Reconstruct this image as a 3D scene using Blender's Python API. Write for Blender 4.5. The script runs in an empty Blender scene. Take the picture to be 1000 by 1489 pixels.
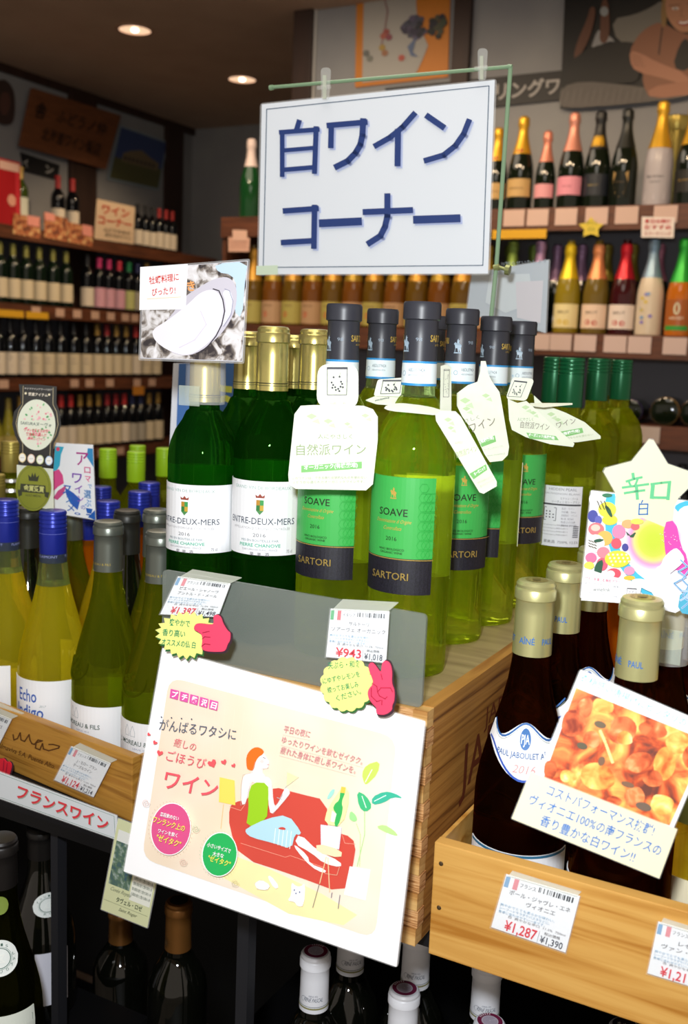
import bpy, bmesh, math, random
from mathutils import Vector, Matrix
random.seed(7)
ORD = ['first', 'second', 'third', 'fourth', 'fifth', 'sixth', 'seventh', 'eighth', 'ninth', 'tenth', 'eleventh', 'twelfth', 'thirteenth', 'fourteenth']
R = math.radians
COL = bpy.context.scene.collection
SC = bpy.context.scene
# ------------------------------------------------------------------ camera
F = 1500.0
PITCH, ROLL, YAW = R(8.87), R(2.3), R(28)
CAM = Vector((0, 0, 1.45))
_fh = Vector((-math.sin(YAW), math.cos(YAW), 0)); _rh = Vector((math.cos(YAW), math.sin(YAW), 0)); _up = Vector((0, 0, 1))
FW = _fh*math.cos(PITCH) - _up*math.sin(PITCH)
_cu = _up*math.cos(PITCH) + _fh*math.sin(PITCH)
CR = _rh*math.cos(ROLL) + _cu*math.sin(ROLL)
CU = _cu*math.cos(ROLL) - _rh*math.sin(ROLL)
cd = bpy.data.cameras.new('camera'); cd.sensor_fit = 'VERTICAL'; cd.sensor_height = 36; cd.sensor_width = 24
cd.lens = F/1489*36; cd.clip_start = .02; cd.dof.use_dof = True; cd.dof.focus_distance = .95; cd.dof.aperture_fstop = 8
co = bpy.data.objects.new('camera', cd); COL.objects.link(co); SC.camera = co
m = Matrix.Identity(4)
for i in range(3):
    m[i][0] = CR[i]; m[i][1] = CU[i]; m[i][2] = -FW[i]; m[i][3] = CAM[i]
co.matrix_world = m
# ------------------------------------------------------------------ world, exposure, lights
w = bpy.data.worlds.new('world'); SC.world = w; w.use_nodes = True
w.node_tree.nodes['Background'].inputs[0].default_value = (1, .86, .72, 1)
w.node_tree.nodes['Background'].inputs[1].default_value = .50
SC.view_settings.view_transform = 'Standard'; SC.view_settings.look = 'None'
SC.view_settings.exposure = 0.0; SC.view_settings.gamma = 1; SC.view_settings.use_curve_mapping = False
SC.cycles.max_bounces = 14; SC.cycles.transmission_bounces = 10; SC.cycles.transparent_max_bounces = 14
SC.cycles.sample_clamp_indirect = 6; SC.cycles.use_denoising = True

def lamp(name, kind, loc, power, col=(1, 1, 1), size=.1, target=None, spot=None):
    l = bpy.data.lights.new(name, kind); l.energy = power; l.color = col
    if kind == 'AREA': l.size = size
    else: l.shadow_soft_size = size
    if spot: l.spot_size = R(spot); l.spot_blend = .6
    o = bpy.data.objects.new(name, l); COL.objects.link(o); o.location = loc
    if target is not None:
        o.rotation_euler = (Vector(target)-Vector(loc)).to_track_quat('-Z', 'Y').to_euler()
    return o
# the photographer's flash, just above and left of the lens
fl = CAM + CU*.11 - CR*.05
lamp('camera_flash', 'AREA', fl, 11.0, (.93, .97, 1), .05, fl + FW*2 - CU*.12)
# shop lighting: ceiling spots washing the shelves
for i, (x, y, tx, ty, tz, p) in enumerate([(-2.9, 3.4, -4.1, 3.5, 1.3, 42), (-2.9, 4.6, -4.1, 4.7, 1.3, 42), (-1.9, 2.1, -1.9, 3.7, 1.5, 38), (-1.1, 2.1, -1.1, 3.7, 1.5, 38), (-.3, 2.1, -.4, 3.7, 1.5, 38)]):
    lamp('shelf_spot', 'SPOT', (x, y, 2.8), p, (1, .74, .47), .06, (tx, ty, tz), 80)
lamp('ceiling_fill_light', 'AREA', (-.6, .9, 2.8), 16, (1, .93, .82), 1.2, (-.6, .9, 0))  # unseen broad fill added at the ceiling above the front display
lamp('ceiling_fill_light', 'AREA', (-2.3, 2.7, 2.8), 26, (1, .84, .66), 1.4, (-2.5, 2.9, 0))  # second unseen fill, added to lift the dim back wall and ceiling

# ------------------------------------------------------------------ projection helpers (measured positions -> world)
def ray(x, y): return FW + CR*((x-500)/F) - CU*((y-744.5)/F)
def at(x, y, d): return CAM + ray(x, y)*d
def on(x, y, ax, v):
    d = ray(x, y); return CAM + d*((v-CAM[ax])/d[ax])
# ------------------------------------------------------------------ materials
def lin(c):
    if isinstance(c, str) and len(c) == 3: c = ''.join(q+q for q in c)
    if isinstance(c, str): c = tuple(int(c[i:i+2], 16)/255 for i in (0, 2, 4))
    return tuple((v/12.92 if v <= .04045 else ((v+.055)/1.055)**2.4) for v in c)
_m = {}
def mat(c, rough=.5, metal=0, trans=0, alpha=1, ior=1.45, emit=0, coat=0, spec=.5):
    k = (c, rough, metal, trans, alpha, ior, emit, coat, spec)
    if k in _m: return _m[k]
    M = bpy.data.materials.new('paint_'+str(c)); M.use_nodes = True
    b = M.node_tree.nodes['Principled BSDF']; r, g, bl = lin(c)
    b.inputs['Base Color'].default_value = (r, g, bl, 1); b.inputs['Roughness'].default_value = rough
    b.inputs['Metallic'].default_value = metal; b.inputs['Transmission Weight'].default_value = trans
    b.inputs['Alpha'].default_value = alpha; b.inputs['IOR'].default_value = ior
    b.inputs['Coat Weight'].default_value = coat; b.inputs['Specular IOR Level'].default_value = spec
    if emit:
        b.inputs['Emission Color'].default_value = (r, g, bl, 1); b.inputs['Emission Strength'].default_value = emit
    _m[k] = M; return M
def noise_mat(name, stops, scale=(1, 1, 1), nscale=5, detail=4, rough=.5, kind='noise', dist=0, coord='Object', bump=0, coat=0):
    M = bpy.data.materials.new(name); M.use_nodes = True; nt = M.node_tree; b = nt.nodes['Principled BSDF']
    tc = nt.nodes.new('ShaderNodeTexCoord'); mp = nt.nodes.new('ShaderNodeMapping'); mp.inputs['Scale'].default_value = scale
    nt.links.new(tc.outputs[coord], mp.inputs[0])
    if kind == 'noise':
        n = nt.nodes.new('ShaderNodeTexNoise'); n.inputs['Scale'].default_value = nscale; n.inputs['Detail'].default_value = detail
        n.inputs['Distortion'].default_value = dist; out = n.outputs[0]
    elif kind == 'voronoi':
        n = nt.nodes.new('ShaderNodeTexVoronoi'); n.inputs['Scale'].default_value = nscale; n.feature = 'SMOOTH_F1'; out = n.outputs[0]
    else:
        n = nt.nodes.new('ShaderNodeTexWave'); n.inputs['Scale'].default_value = nscale; n.inputs['Distortion'].default_value = dist
        n.inputs['Detail'].default_value = detail; n.bands_direction = 'Z'; out = n.outputs[0]
    nt.links.new(mp.outputs[0], n.inputs['Vector'])
    cr = nt.nodes.new('ShaderNodeValToRGB'); e = cr.color_ramp.elements
    for i, (p, c) in enumerate(stops):
        if i < 2: el = e[i]; el.position = p
        else: el = e.new(p)
        el.color = (*lin(c), 1)
    nt.links.new(out, cr.inputs[0]); nt.links.new(cr.outputs[0], b.inputs['Base Color']); b.inputs['Roughness'].default_value = rough
    b.inputs['Coat Weight'].default_value = coat
    if bump:
        bp = nt.nodes.new('ShaderNodeBump'); bp.inputs['Strength'].default_value = bump; bp.inputs['Distance'].default_value = .002
        nt.links.new(out, bp.inputs['Height']); nt.links.new(bp.outputs[0], b.inputs['Normal'])
    return M
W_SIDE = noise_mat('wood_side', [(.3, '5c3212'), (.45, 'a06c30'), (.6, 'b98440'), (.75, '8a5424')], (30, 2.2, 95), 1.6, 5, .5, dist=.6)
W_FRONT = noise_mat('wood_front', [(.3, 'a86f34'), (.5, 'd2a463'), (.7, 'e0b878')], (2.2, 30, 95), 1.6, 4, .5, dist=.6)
W_BOARD = noise_mat('wood_board', [(.3, 'b07428'), (.45, 'cc9648'), (.6, 'd8a658'), (.8, 'c48c3e')], (3, 30, 60), 1.5, 4, .45, dist=.8)
W_BOARD2 = noise_mat('wood_board_left', [(.3, '8c5a1c'), (.5, 'c08c3c'), (.7, 'ae7830')], (3, 30, 80), 1.5, 4, .45, dist=.8)
W_END = noise_mat('wood_end_grain', [(.3, '8c5426'), (.5, 'd09a62'), (.7, 'e8c08c')], (60, 60, 700), 1.0, 2, .6, dist=.3)
W_TOP = noise_mat('plywood_top', [(.3, '8a7650'), (.6, 'a89368')], (4, 30, 30), 2, 3, .5)
W_SHELF = noise_mat('shelf_wood', [(.3, '4a2817'), (.7, '6b3c24')], (3, 3, 30), 2, 3, .5)
WALLM = noise_mat('wall_paint', [(.3, '8c8c8e'), (.7, '949494')], (1, 1, 1), 6, 2, .8)
CEILM = noise_mat('ceiling_paint', [(.3, 'b49a82'), (.7, 'bca28a')], (1, 1, 1), 5, 2, .85)
PILLAR = noise_mat('dark_pillar', [(.3, '2c1a12'), (.7, '3a241a')], (8, 8, 1), 3, 3, .55)
BLACK = mat('0b0b0d', .5); DARK = mat('0f0f13', .5); GREY = mat('55555c', .6)
WHITE = mat('f4f5f8', .45); PAPER = mat('f3f3ee', .55); CREAM = mat('e9dcc0', .6)
CLEAR = mat('f0f4f0', .08, alpha=.16); LAM = mat('ffffff', .12, alpha=.12)

# ------------------------------------------------------------------ mesh helpers
def link(name, me, parent=None, mats=None):
    o = bpy.data.objects.new(name, me); COL.objects.link(o)
    if parent is not None: o.parent = parent
    return o
def mesh(name, vs, fs, mats, mi=None, smooth=False):
    me = bpy.data.meshes.new(name); me.from_pydata([tuple(v) for v in vs], [], fs)
    for x in (mats if isinstance(mats, (list, tuple)) else [mats]): me.materials.append(x)
    if mi: me.polygons.foreach_set('material_index', mi)
    if smooth: me.polygons.foreach_set('use_smooth', [True]*len(me.polygons))
    me.update(); return me
def tag(o, label=None, cat=None, group=None, kind=None):
    if label: o['label'] = label
    if cat: o['category'] = cat
    if group: o['group'] = group
    if kind: o['kind'] = kind
    return o
def empty(name, loc=(0, 0, 0), rz=0, **k):
    o = bpy.data.objects.new(name, None); COL.objects.link(o); o.location = loc; o.rotation_euler = (0, 0, rz); o.empty_display_size = .02
    return tag(o, **k)
def box_vf(c, s, M=None):
    vs = [Vector((c[0]+s[0]/2*a, c[1]+s[1]/2*b, c[2]+s[2]/2*d)) for a in (-1, 1) for b in (-1, 1) for d in (-1, 1)]
    if M: vs = [M @ v for v in vs]
    fs = [(0, 1, 3, 2), (4, 6, 7, 5), (0, 4, 5, 1), (2, 3, 7, 6), (0, 2, 6, 4), (1, 5, 7, 3)]
    return vs, fs
def box(name, c, s, m, parent=None, bev=0, M=None, **k):
    vs, fs = box_vf((0, 0, 0), s)
    me = mesh(name, vs, fs, m)
    if bev:
        bm = bmesh.new(); bm.from_mesh(me); bmesh.ops.bevel(bm, geom=bm.edges[:], offset=bev, segments=2, affect='EDGES', profile=.7)
        bm.to_mesh(me); bm.free()
    o = link(name, me, parent); o.location = c
    if M is not None: o.matrix_local = M @ Matrix.Translation(c)
    return tag(o, **k)
def join(parts):
    V, Fc = [], []
    for vs, fs in parts:
        b = len(V); V += list(vs); Fc += [tuple(i+b for i in f) for f in fs]
    return V, Fc
def tube_vf(p0, p1, r, n=10, r1=None):
    p0, p1 = Vector(p0), Vector(p1); d = (p1-p0).normalized(); a = d.orthogonal().normalized(); b = d.cross(a); r1 = r if r1 is None else r1
    vs = [p0+(a*math.cos(t)+b*math.sin(t))*r for t in [2*math.pi*i/n for i in range(n)]]
    vs += [p1+(a*math.cos(t)+b*math.sin(t))*r1 for t in [2*math.pi*i/n for i in range(n)]]
    fs = [(i, (i+1) % n, n+(i+1) % n, n+i) for i in range(n)] + [tuple(range(n))[::-1], tuple(range(n, 2*n))]
    return vs, fs
def lathe(name, prof, m, n=32, cap=True, smooth=True):
    vs, fs = [], []
    for r, z in prof:
        vs += [(r*math.cos(2*math.pi*i/n), r*math.sin(2*math.pi*i/n), z) for i in range(n)]
    for j in range(len(prof)-1):
        for i in range(n):
            fs.append((j*n+i, j*n+(i+1) % n, (j+1)*n+(i+1) % n, (j+1)*n+i))
    if cap: fs += [tuple(range(n))[::-1], tuple(range((len(prof)-1)*n, len(prof)*n))]
    me = mesh(name, vs, fs, m, smooth=smooth)
    try: me.set_sharp_from_angle(angle=R(38))
    except Exception: pass
    return me
def rad(prof, z):
    for (r0, z0), (r1, z1) in zip(prof, prof[1:]):
        if z1 > z0 and z0 <= z <= z1: return r0+(r1-r0)*(z-z0)/(z1-z0)
    return prof[-1][0]

# ------------------------------------------------------------------ text
_t = {}
def text_vf(s, bold=0):
    k = (s, bold)
    if k not in _t:
        c = bpy.data.curves.new('lettering', 'FONT'); c.body = s; c.size = 1; c.resolution_u = 2; c.offset = bold
        o = bpy.data.objects.new('lettering', c); COL.objects.link(o)
        dg = bpy.context.evaluated_depsgraph_get(); me = bpy.data.meshes.new_from_object(o.evaluated_get(dg))
        vs = [(v.co.x, v.co.y) for v in me.vertices]; fs = [tuple(p.vertices) for p in me.polygons]
        bpy.data.objects.remove(o); bpy.data.meshes.remove(me); bpy.data.curves.remove(c)
        _t[k] = (vs, fs)
    return _t[k]
def cjk(s): return any(ord(ch) > 0x2e80 for ch in s)

class Art:
    """collects flat print (polygons and lettering) on a surface; one mesh with several colours"""
    def __init__(s, surf, parent, base=.0003): s.f = surf; s.p = parent; s.b = base; s.V = []; s.F = []; s.M = []; s.mats = []; s.n = 0
    def _mi(s, m):
        if isinstance(m, str): m = mat(m, .5)
        if m not in s.mats: s.mats.append(m)
        return s.mats.index(m)
    def add(s, pts2, faces, m, lay=None):
        s.n += 1; off = s.b + (.00004*s.n if lay is None else lay)
        b = len(s.V); s.V += [s.f(x, y, off) for x, y in pts2]; mi = s._mi(m)
        for f in faces: s.F.append(tuple(i+b for i in f)); s.M.append(mi)
    def poly(s, pts, m, org=None, sc=1, sub=0):
        if org: pts = [(org[0]+x*sc, org[1]+y*sc) for x, y in pts]
        from mathutils.geometry import tessellate_polygon
        tr = tessellate_polygon([[Vector((x, y, 0)) for x, y in pts]])
        s.add(pts, [tuple(t) for t in tr], m)
    def grid(s, x0, y0, x1, y1, m, nx=12, ny=2):
        pts = [(x0+(x1-x0)*i/nx, y0+(y1-y0)*j/ny) for j in range(ny+1) for i in range(nx+1)]
        s.add(pts, [(j*(nx+1)+i, j*(nx+1)+i+1, (j+1)*(nx+1)+i+1, (j+1)*(nx+1)+i) for j in range(ny) for i in range(nx)], m)
    def disc(s, x, y, rx, ry, m, n=20, a=0):
        s.poly([(x+rx*math.cos(t)*math.cos(a)-ry*math.sin(t)*math.sin(a), y+rx*math.cos(t)*math.sin(a)+ry*math.sin(t)*math.cos(a)) for t in [2*math.pi*i/n for i in range(n)]], m)
    def line(s, pts, wd, m, org=None, sc=1):
        if org: pts = [(org[0]+x*sc, org[1]+y*sc) for x, y in pts]
        s.n += 1; off = s.b+.00004*s.n; mi = s._mi(m)
        for (x0, y0), (x1, y1) in zip(pts, pts[1:]):
            L = math.hypot(x1-x0, y1-y0) or 1; nx, ny = -(y1-y0)/L*wd/2, (x1-x0)/L*wd/2; ex, ey = (x1-x0)/L*wd*.3, (y1-y0)/L*wd*.3
            b = len(s.V); s.V += [s.f(x, y, off) for x, y in [(x0-ex+nx, y0-ey+ny), (x0-ex-nx, y0-ey-ny), (x1+ex-nx, y1+ey-ny), (x1+ex+nx, y1+ey+ny)]]
            s.F.append((b, b+1, b+2, b+3)); s.M.append(mi)
    def text(s, t, x0, y0, x1, y1, h, m, bold=0, up=None, shear=0):
        """baseline from (x0,y0) to (x1,y1) in the surface's own units, letters h high"""
        vs, fs = text_vf(t, bold)
        if not vs: return
        a = min(v[0] for v in vs); b = max(v[0] for v in vs); c = cjk(t)
        L = math.hypot(x1-x0, y1-y0); ux, uy = (x1-x0)/L, (y1-y0)/L
        sg = -1 if s.f.down else 1
        vx, vy = (-uy*sg, ux*sg) if up is None else up
        pts = []
        for x, y in vs:
            q = (x-a)/(b-a)*L; r = ((y+.08)/.92 if c else y/.71)*h
            pts.append((x0+ux*(q+shear*r)+vx*r, y0+uy*(q+shear*r)+vy*r))
        s.add(pts, fs, m)
    def done(s, name='print', **k):
        if not s.V: return None
        me = mesh(name, s.V, s.F, s.mats, s.M); return tag(link(name, me, s.p), **k)

class Flat:
    """plane through c with euler rotation; coordinates are photo pixels mapped onto that plane"""
    down = True
    def __init__(s, c, rot=(0, 0, 0), k=1.0):
        M = (Matrix.Rotation(rot[2], 3, 'Z') @ Matrix.Rotation(rot[1], 3, 'Y') @ Matrix.Rotation(rot[0], 3, 'X'))
        s.c = CAM + (Vector(c)-CAM)*k; s.u = M @ Vector((1, 0, 0)); s.v = M @ Vector((0, 0, 1)); s.n = M @ Vector((0, -1, 0))
        if s.n.dot(s.c-CAM) > 0: s.n = -s.n
    def __call__(s, x, y, off=0):
        d = ray(x, y); t = (s.c-CAM).dot(s.n)/d.dot(s.n); return CAM + d*t + s.n*off
class Local:
    """metric plane: origin, right and up vectors"""
    down = False
    def __init__(s, o, u, v): s.o = Vector(o); s.u = Vector(u).normalized(); s.v = Vector(v).normalized(); s.n = s.u.cross(s.v)
    def __call__(s, x, y, off=0): return s.o + s.u*x + s.v*y + s.n*off
class Cyl:
    """wraps (arc length, height) round a turned profile; a0 is the facing angle (0 = towards -Y)"""
    down = False
    def __init__(s, prof, a0=0, r=None): s.p = prof; s.a = a0; s.r = r or max(q[0] for q in prof)
    def __call__(s, x, z, off=0):
        rr = rad(s.p, z)+off; a = -math.pi/2+s.a+x/s.r; return Vector((rr*math.cos(a), rr*math.sin(a), z))

def slab(name, surf, pts, th, m, parent=None, back=None, **k):
    """thin solid sheet with the given outline on a surface"""
    from mathutils.geometry import tessellate_polygon
    n = len(pts); tr = tessellate_polygon([[Vector((x, y, 0)) for x, y in pts]])
    vs = [surf(x, y, 0) for x, y in pts]+[surf(x, y, -th) for x, y in pts]
    fs = [tuple(t) for t in tr]+[tuple(i+n for i in t)[::-1] for t in tr]+[(i, (i+1) % n, (i+1) % n+n, i+n) for i in range(n)]
    me = mesh(name, vs, fs, m)
    bm = bmesh.new(); bm.from_mesh(me); bmesh.ops.recalc_face_normals(bm, faces=bm.faces); bm.to_mesh(me); bm.free()
    return tag(link(name, me, parent), **k)
def rrect(cs, r=.12, n=4):
    """rounded version of a quad given by 4 corners (fraction r of the short side)"""
    out = []; N = len(cs)
    for i in range(N):
        p = Vector((*cs[i], 0)); a = Vector((*cs[i-1], 0)); b = Vector((*cs[(i+1) % N], 0))
        d = min((a-p).length, (b-p).length)*r; p0 = p+(a-p).normalized()*d; p1 = p+(b-p).normalized()*d
        for j in range(n+1):
            t = j/n; q = p0*(1-t)**2+p*2*t*(1-t)+p1*t*t; out.append((q.x, q.y))
    return out
def lam_card(name, surf, cs, label, cat, paper=PAPER, margin=0.02, rr=.04, group=None, th=.0006):
    """laminated card: clear rim + paper sheet; returns the root"""
    root = empty(name, surf(*cs[3]), label=label, cat=cat, group=group)
    root_inv = Matrix.Translation(surf(*cs[3])).inverted()
    cx = sum(c[0] for c in cs)/4; cy = sum(c[1] for c in cs)/4
    inner = [(cx+(x-cx)*(1-margin*2), cy+(y-cy)*(1-margin*2)) for x, y in cs]
    a = slab('laminate', surf, rrect(cs, rr), th, LAM, root); b = slab('paper_sheet', lambda x, y, o: surf(x, y, o+.0003), inner, th*.8+.0006, paper, root)
    for o in (a, b): o.data.transform(root_inv)
    return root, root_inv
def art_on(surf, root, inv, base=.0006):
    A = Art(surf, root, base); A.inv = inv
    d = A.done
    def done(name='print', **k):
        o = d(name, **k)
        if o: o.data.transform(inv)
        return o
    A.done = done; return A

# ------------------------------------------------------------------ large structure
def ony(x, y, Y): return on(x, y, 1, Y)
CEIL = 2.85; XL = -4.30; YF = 5.75; YB = 3.95; XJ = -2.42
box('floor', (-1.6, 2.6, -.05), (8, 9, .1), noise_mat('floor_tile', [(.3, '6a6058'), (.7, '7a7068')], (1, 1, 1), 3, 2, .4), kind='structure')
box('ceiling', (-1.6, 2.6, CEIL+.05), (8, 9, .1), CEILM, kind='structure')
box('wall_left', (XL-.05, 2.6, CEIL/2), (.1, 9, CEIL), WALLM, kind='structure')
box('wall_far', ((XL+XJ)/2, YF+.05, CEIL/2), (XJ-XL+.2, .1, CEIL), WALLM, kind='structure')
box('wall_back', ((XJ+2)/2, YB+.1, CEIL/2), (2-XJ, .2, CEIL), WALLM, kind='structure')
box('wall_side', (XJ+.05, (YB+YF)/2+.1, CEIL/2), (.1, YF-YB, CEIL), WALLM, kind='structure')
# pillars and trims
def pillar(name, x0, x1, y0, y1, z0, z1, m=PILLAR): return box(name, ((x0+x1)/2, (y0+y1)/2, (z0+z1)/2), (abs(x1-x0), abs(y1-y0), z1-z0), m, bev=.004, kind='structure')
a_, b_ = ony(425, 80, YB-.03), ony(452, 80, YB-.03)
pillar('trim_1', a_.x, b_.x, YB-.03, YB, 0, CEIL)
a_, b_ = ony(657, 60, YB-.03), ony(682, 60, YB-.03)
pillar('trim_2', a_.x, b_.x, YB-.03, YB, 0, CEIL)
a_, b_ = ony(453, 80, YB-.012), ony(458, 80, YB-.012)
pillar('trim_3', a_.x, b_.x, YB-.012, YB, 0, CEIL, mat('b9b6b0', .6))
def onx(x, y, X): return on(x, y, 0, X)
a_, b_ = onx(104, 290, XL+.03), onx(141, 290, XL+.03)
pillar('trim_4', XL, XL+.03, a_.y, b_.y, 0, CEIL)
a_, b_ = onx(254, 290, XL+.03), onx(266, 290, XL+.03)
pillar('trim_5', XL, XL+.03, min(a_.y, YF-.3), min(b_.y, YF), 0, CEIL)
box('trim_6', (XL+.012, 2.6, CEIL-.02), (.024, 8.9, .04), PILLAR, kind='structure')
# ceiling downlights
for k, (px, py) in enumerate([(196, 43), (352, 115)]):
    p = on(px, py, 2, CEIL-.002)
    e = empty('ceiling_downlight', (p.x, p.y, CEIL-.002), label=['recessed round downlight in the brown ceiling, the nearer larger one', 'recessed round downlight in the brown ceiling, the farther smaller one'][k], cat='lamp', group='recessed ceiling downlights')
    r = .075
    link('trim_ring', lathe('trim_ring', [(r+.012, -.004), (r+.012, .0), (r, .0), (r-.004, -.004), (r+.012, -.004)], mat('b08a70', .5), 32, cap=False), e)
    link('reflector', lathe('reflector', [(r-.002, -.002), (r*.7, -.0008), (.02, -.0006), (.001, -.0006)], mat('f4c9a4', .3, emit=1.1), 32, cap=False), e)
    link('bulb', lathe('bulb', [(.001, -.012), (.012, -.009), (.016, -.003), (.012, -.001)], mat('fff0d8', .3, emit=6), 16, cap=False), e)

# ------------------------------------------------------------------ bottle kinds
def glass(c, t=.6, rough=.0, body=None):
    """tinted bottle full of wine: clear glass plus a little of the liquid's own scattering colour"""
    k = ('glass', c, t, body)
    if k in _m: return _m[k]
    M = bpy.data.materials.new('bottle_glass_'+c); M.use_nodes = True; nt = M.node_tree; nt.nodes.remove(nt.nodes['Principled BSDF'])
    out = nt.nodes['Material Output']; g = nt.nodes.new('ShaderNodeBsdfGlass'); g.inputs['Color'].default_value = (*lin(c), 1); g.inputs['IOR'].default_value = 1.45; g.inputs['Roughness'].default_value = rough
    d = nt.nodes.new('ShaderNodeBsdfDiffuse'); tr = nt.nodes.new('ShaderNodeBsdfTranslucent'); bc = lin(body or c)  # diffuse body colour imitates flash light glowing through the wine
    for n in (d, tr): n.inputs['Color'].default_value = (*bc, 1)
    m1 = nt.nodes.new('ShaderNodeMixShader'); m1.inputs[0].default_value = .5; m2 = nt.nodes.new('ShaderNodeMixShader'); m2.inputs[0].default_value = 1-t
    tp = nt.nodes.new('ShaderNodeBsdfTransparent'); tp.inputs[0].default_value = (*[v**.6 for v in lin(c)], 1); m3 = nt.nodes.new('ShaderNodeMixShader'); m3.inputs[0].default_value = .36
    nt.links.new(g.outputs[0], m3.inputs[1]); nt.links.new(tp.outputs[0], m3.inputs[2])
    nt.links.new(d.outputs[0], m1.inputs[1]); nt.links.new(tr.outputs[0], m1.inputs[2]); nt.links.new(m3.outputs[0], m2.inputs[1]); nt.links.new(m1.outputs[0], m2.inputs[2]); nt.links.new(m2.outputs[0], out.inputs[0])
    _m[k] = M; return M
G_EDM = glass('5aa842', .92, body='2a8418'); G_SOAVE = glass('eaf49a', .90, body='d8ec30'); G_YEL = glass('fbf4a0', .74, body='f6ea2c'); G_OLIVE = glass('b8be50', .75, body='98a010')
G_NECK = glass('dcefc0', .93, body='dfe8b0'); G_NECKG = glass('7fb070', .9, body='3c6a34')
G_MOR = glass('c0c85c', .84, body='a0ae18'); G_DARK = mat('0a0b07', .04, spec=.6, coat=.3); G_BROWN = glass('7a4418', .86, body='2e1606'); G_HID = glass('e4ec80', .88, body='c4cc10'); G_ROSE = glass('e8a860', .6, body='d87a10')
G_NAVY = mat('0a0c10', .05, spec=.6); G_CHAMP = mat('10180d', .06, spec=.6)
K = {}
def bordeaux(h=.30, r=.0365, sh=.182, nk=.235, nr=.0142):
    return [(r*.86, 0), (r*.97, .002), (r, .007), (r, sh), (r*.985, sh+.008), (r*.93, sh+.018), (r*.80, sh+.030), (r*.62, sh+.040), (nr*1.25, sh+.049), (nr*1.06, nk-.002), (nr, nk+.01), (nr*.97, h-.003), (nr*.8, h)]
def burgundy(h=.295, r=.041, sh=.112, nr=.0150):
    ks = [(0, 1), (.08, .985), (.2, .93), (.34, .83), (.5, .69), (.66, .55), (.8, .455), (.92, .405), (1, .385)]
    return [(r*.86, 0), (r*.97, .002), (r, .007)] + [(max(nr, r*q), sh+(h*.80-sh)*t) for t, q in ks] + [(nr*.97, h-.003), (nr*.8, h)]
def champagne(h=.315, r=.044):
    return [(r*.86, 0), (r*.98, .003), (r, .01), (r, .13), (r*.97, .145), (r*.87, .17), (r*.68, .2), (r*.5, .228), (r*.38, .255), (r*.34, h-.02), (r*.3, h)]
def capsule_prof(prof, z0, h, ex=.0009, style='ring'):
    if style == 'screw':
        o = [(rad(prof, z0)+ex, z0)]; z = z0; top = h+.001; rr = .0153
        o = [(rr-.0003, z0), (rr, z0+.001), (rr, top-.021)]
        z = top-.021
        for i in range(4): o += [(rr-.0007, z+.0006), (rr-.0007, z+.0016), (rr, z+.0022), (rr, z+.0044)]; z += .0048
        return o+[(rr-.0008, top-.0006), (rr-.002, top), (.0001, top)]
    if style == 'champ':
        n = rad(prof, h*.9)
        return [(rad(prof, z0)+ex, z0)] + [(rad(prof, z0+(h-.05-z0)*t)+ex, z0+(h-.05-z0)*t) for t in (.2, .4, .6, .8, 1)] + [(n+.0012, h-.035), (n+.004, h-.028), (n+.0042, h-.02), (n+.003, h-.012), (n+.0035, h-.004), (n*.7, h+.003), (.0001, h+.004)]
    n = rad(prof, h-.02)+ex
    cl = .0013 if style == 'ring' else .0018
    c = .015
    o = [(rad(prof, z0+(h-c-z0)*t)+ex, z0+(h-c-z0)*t) for t in (0, .25, .5, .75, 1)]
    o += [(n+.0001, h-c+.0003), (n+cl, h-c+.0012), (n+cl, h-.006)]
    if style == 'ring': o += [(n+cl*.6, h-.0052), (n+cl*.2, h-.0045), (n+cl*.4, h-.002), (n-.001, h+.0003), (n-.004, h+.001), (.0001, h+.001)]
    else: o += [(n+cl, h-.0015), (n+cl-.001, h+.0004), (.0001, h+.0006)]
    return o
def patch(name, prof, zb, zt, half, m, off=.0004, th=.0003, nx=20, nz=8, a0=0):
    """label wrapped on the bottle; zb/zt numbers or functions of t in -1..1"""
    f = Cyl(prof, a0); R0 = f.r; vs = []; fs = []
    for lay in (off+th, 0.00005):
        for i in range(nx+1):
            t = -1+2*i/nx; b = zb(t) if callable(zb) else zb; tt = zt(t) if callable(zt) else zt
            for j in range(nz+1): vs.append(f(t*half*R0, b+(tt-b)*j/nz, lay))
    n = (nx+1)*(nz+1)
    for i in range(nx):
        for j in range(nz):
            a = i*(nz+1)+j; fs += [(a, a+nz+1, a+nz+2, a+1), (a+n, a+n+1, a+n+nz+2, a+n+nz+1)]
    for i in range(nx):
        for j in (0, nz):
            a = i*(nz+1)+j; q = (a, a+n, a+n+nz+1, a+nz+1); fs.append(q if j == 0 else q[::-1])
    for j in range(nz):
        for i in (0, nx):
            a = i*(nz+1)+j; q = (a, a+1, a+n+1, a+n); fs.append(q if i == 0 else q[::-1])
    return mesh(name, vs, fs, m, smooth=False)
def art_mesh(prof, fn, a0=0, base=.0009, r=None):
    A = Art(Cyl(prof, a0, r), None, base); fn(A)
    return mesh('lettering', A.V, A.F, A.mats, A.M)
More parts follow.
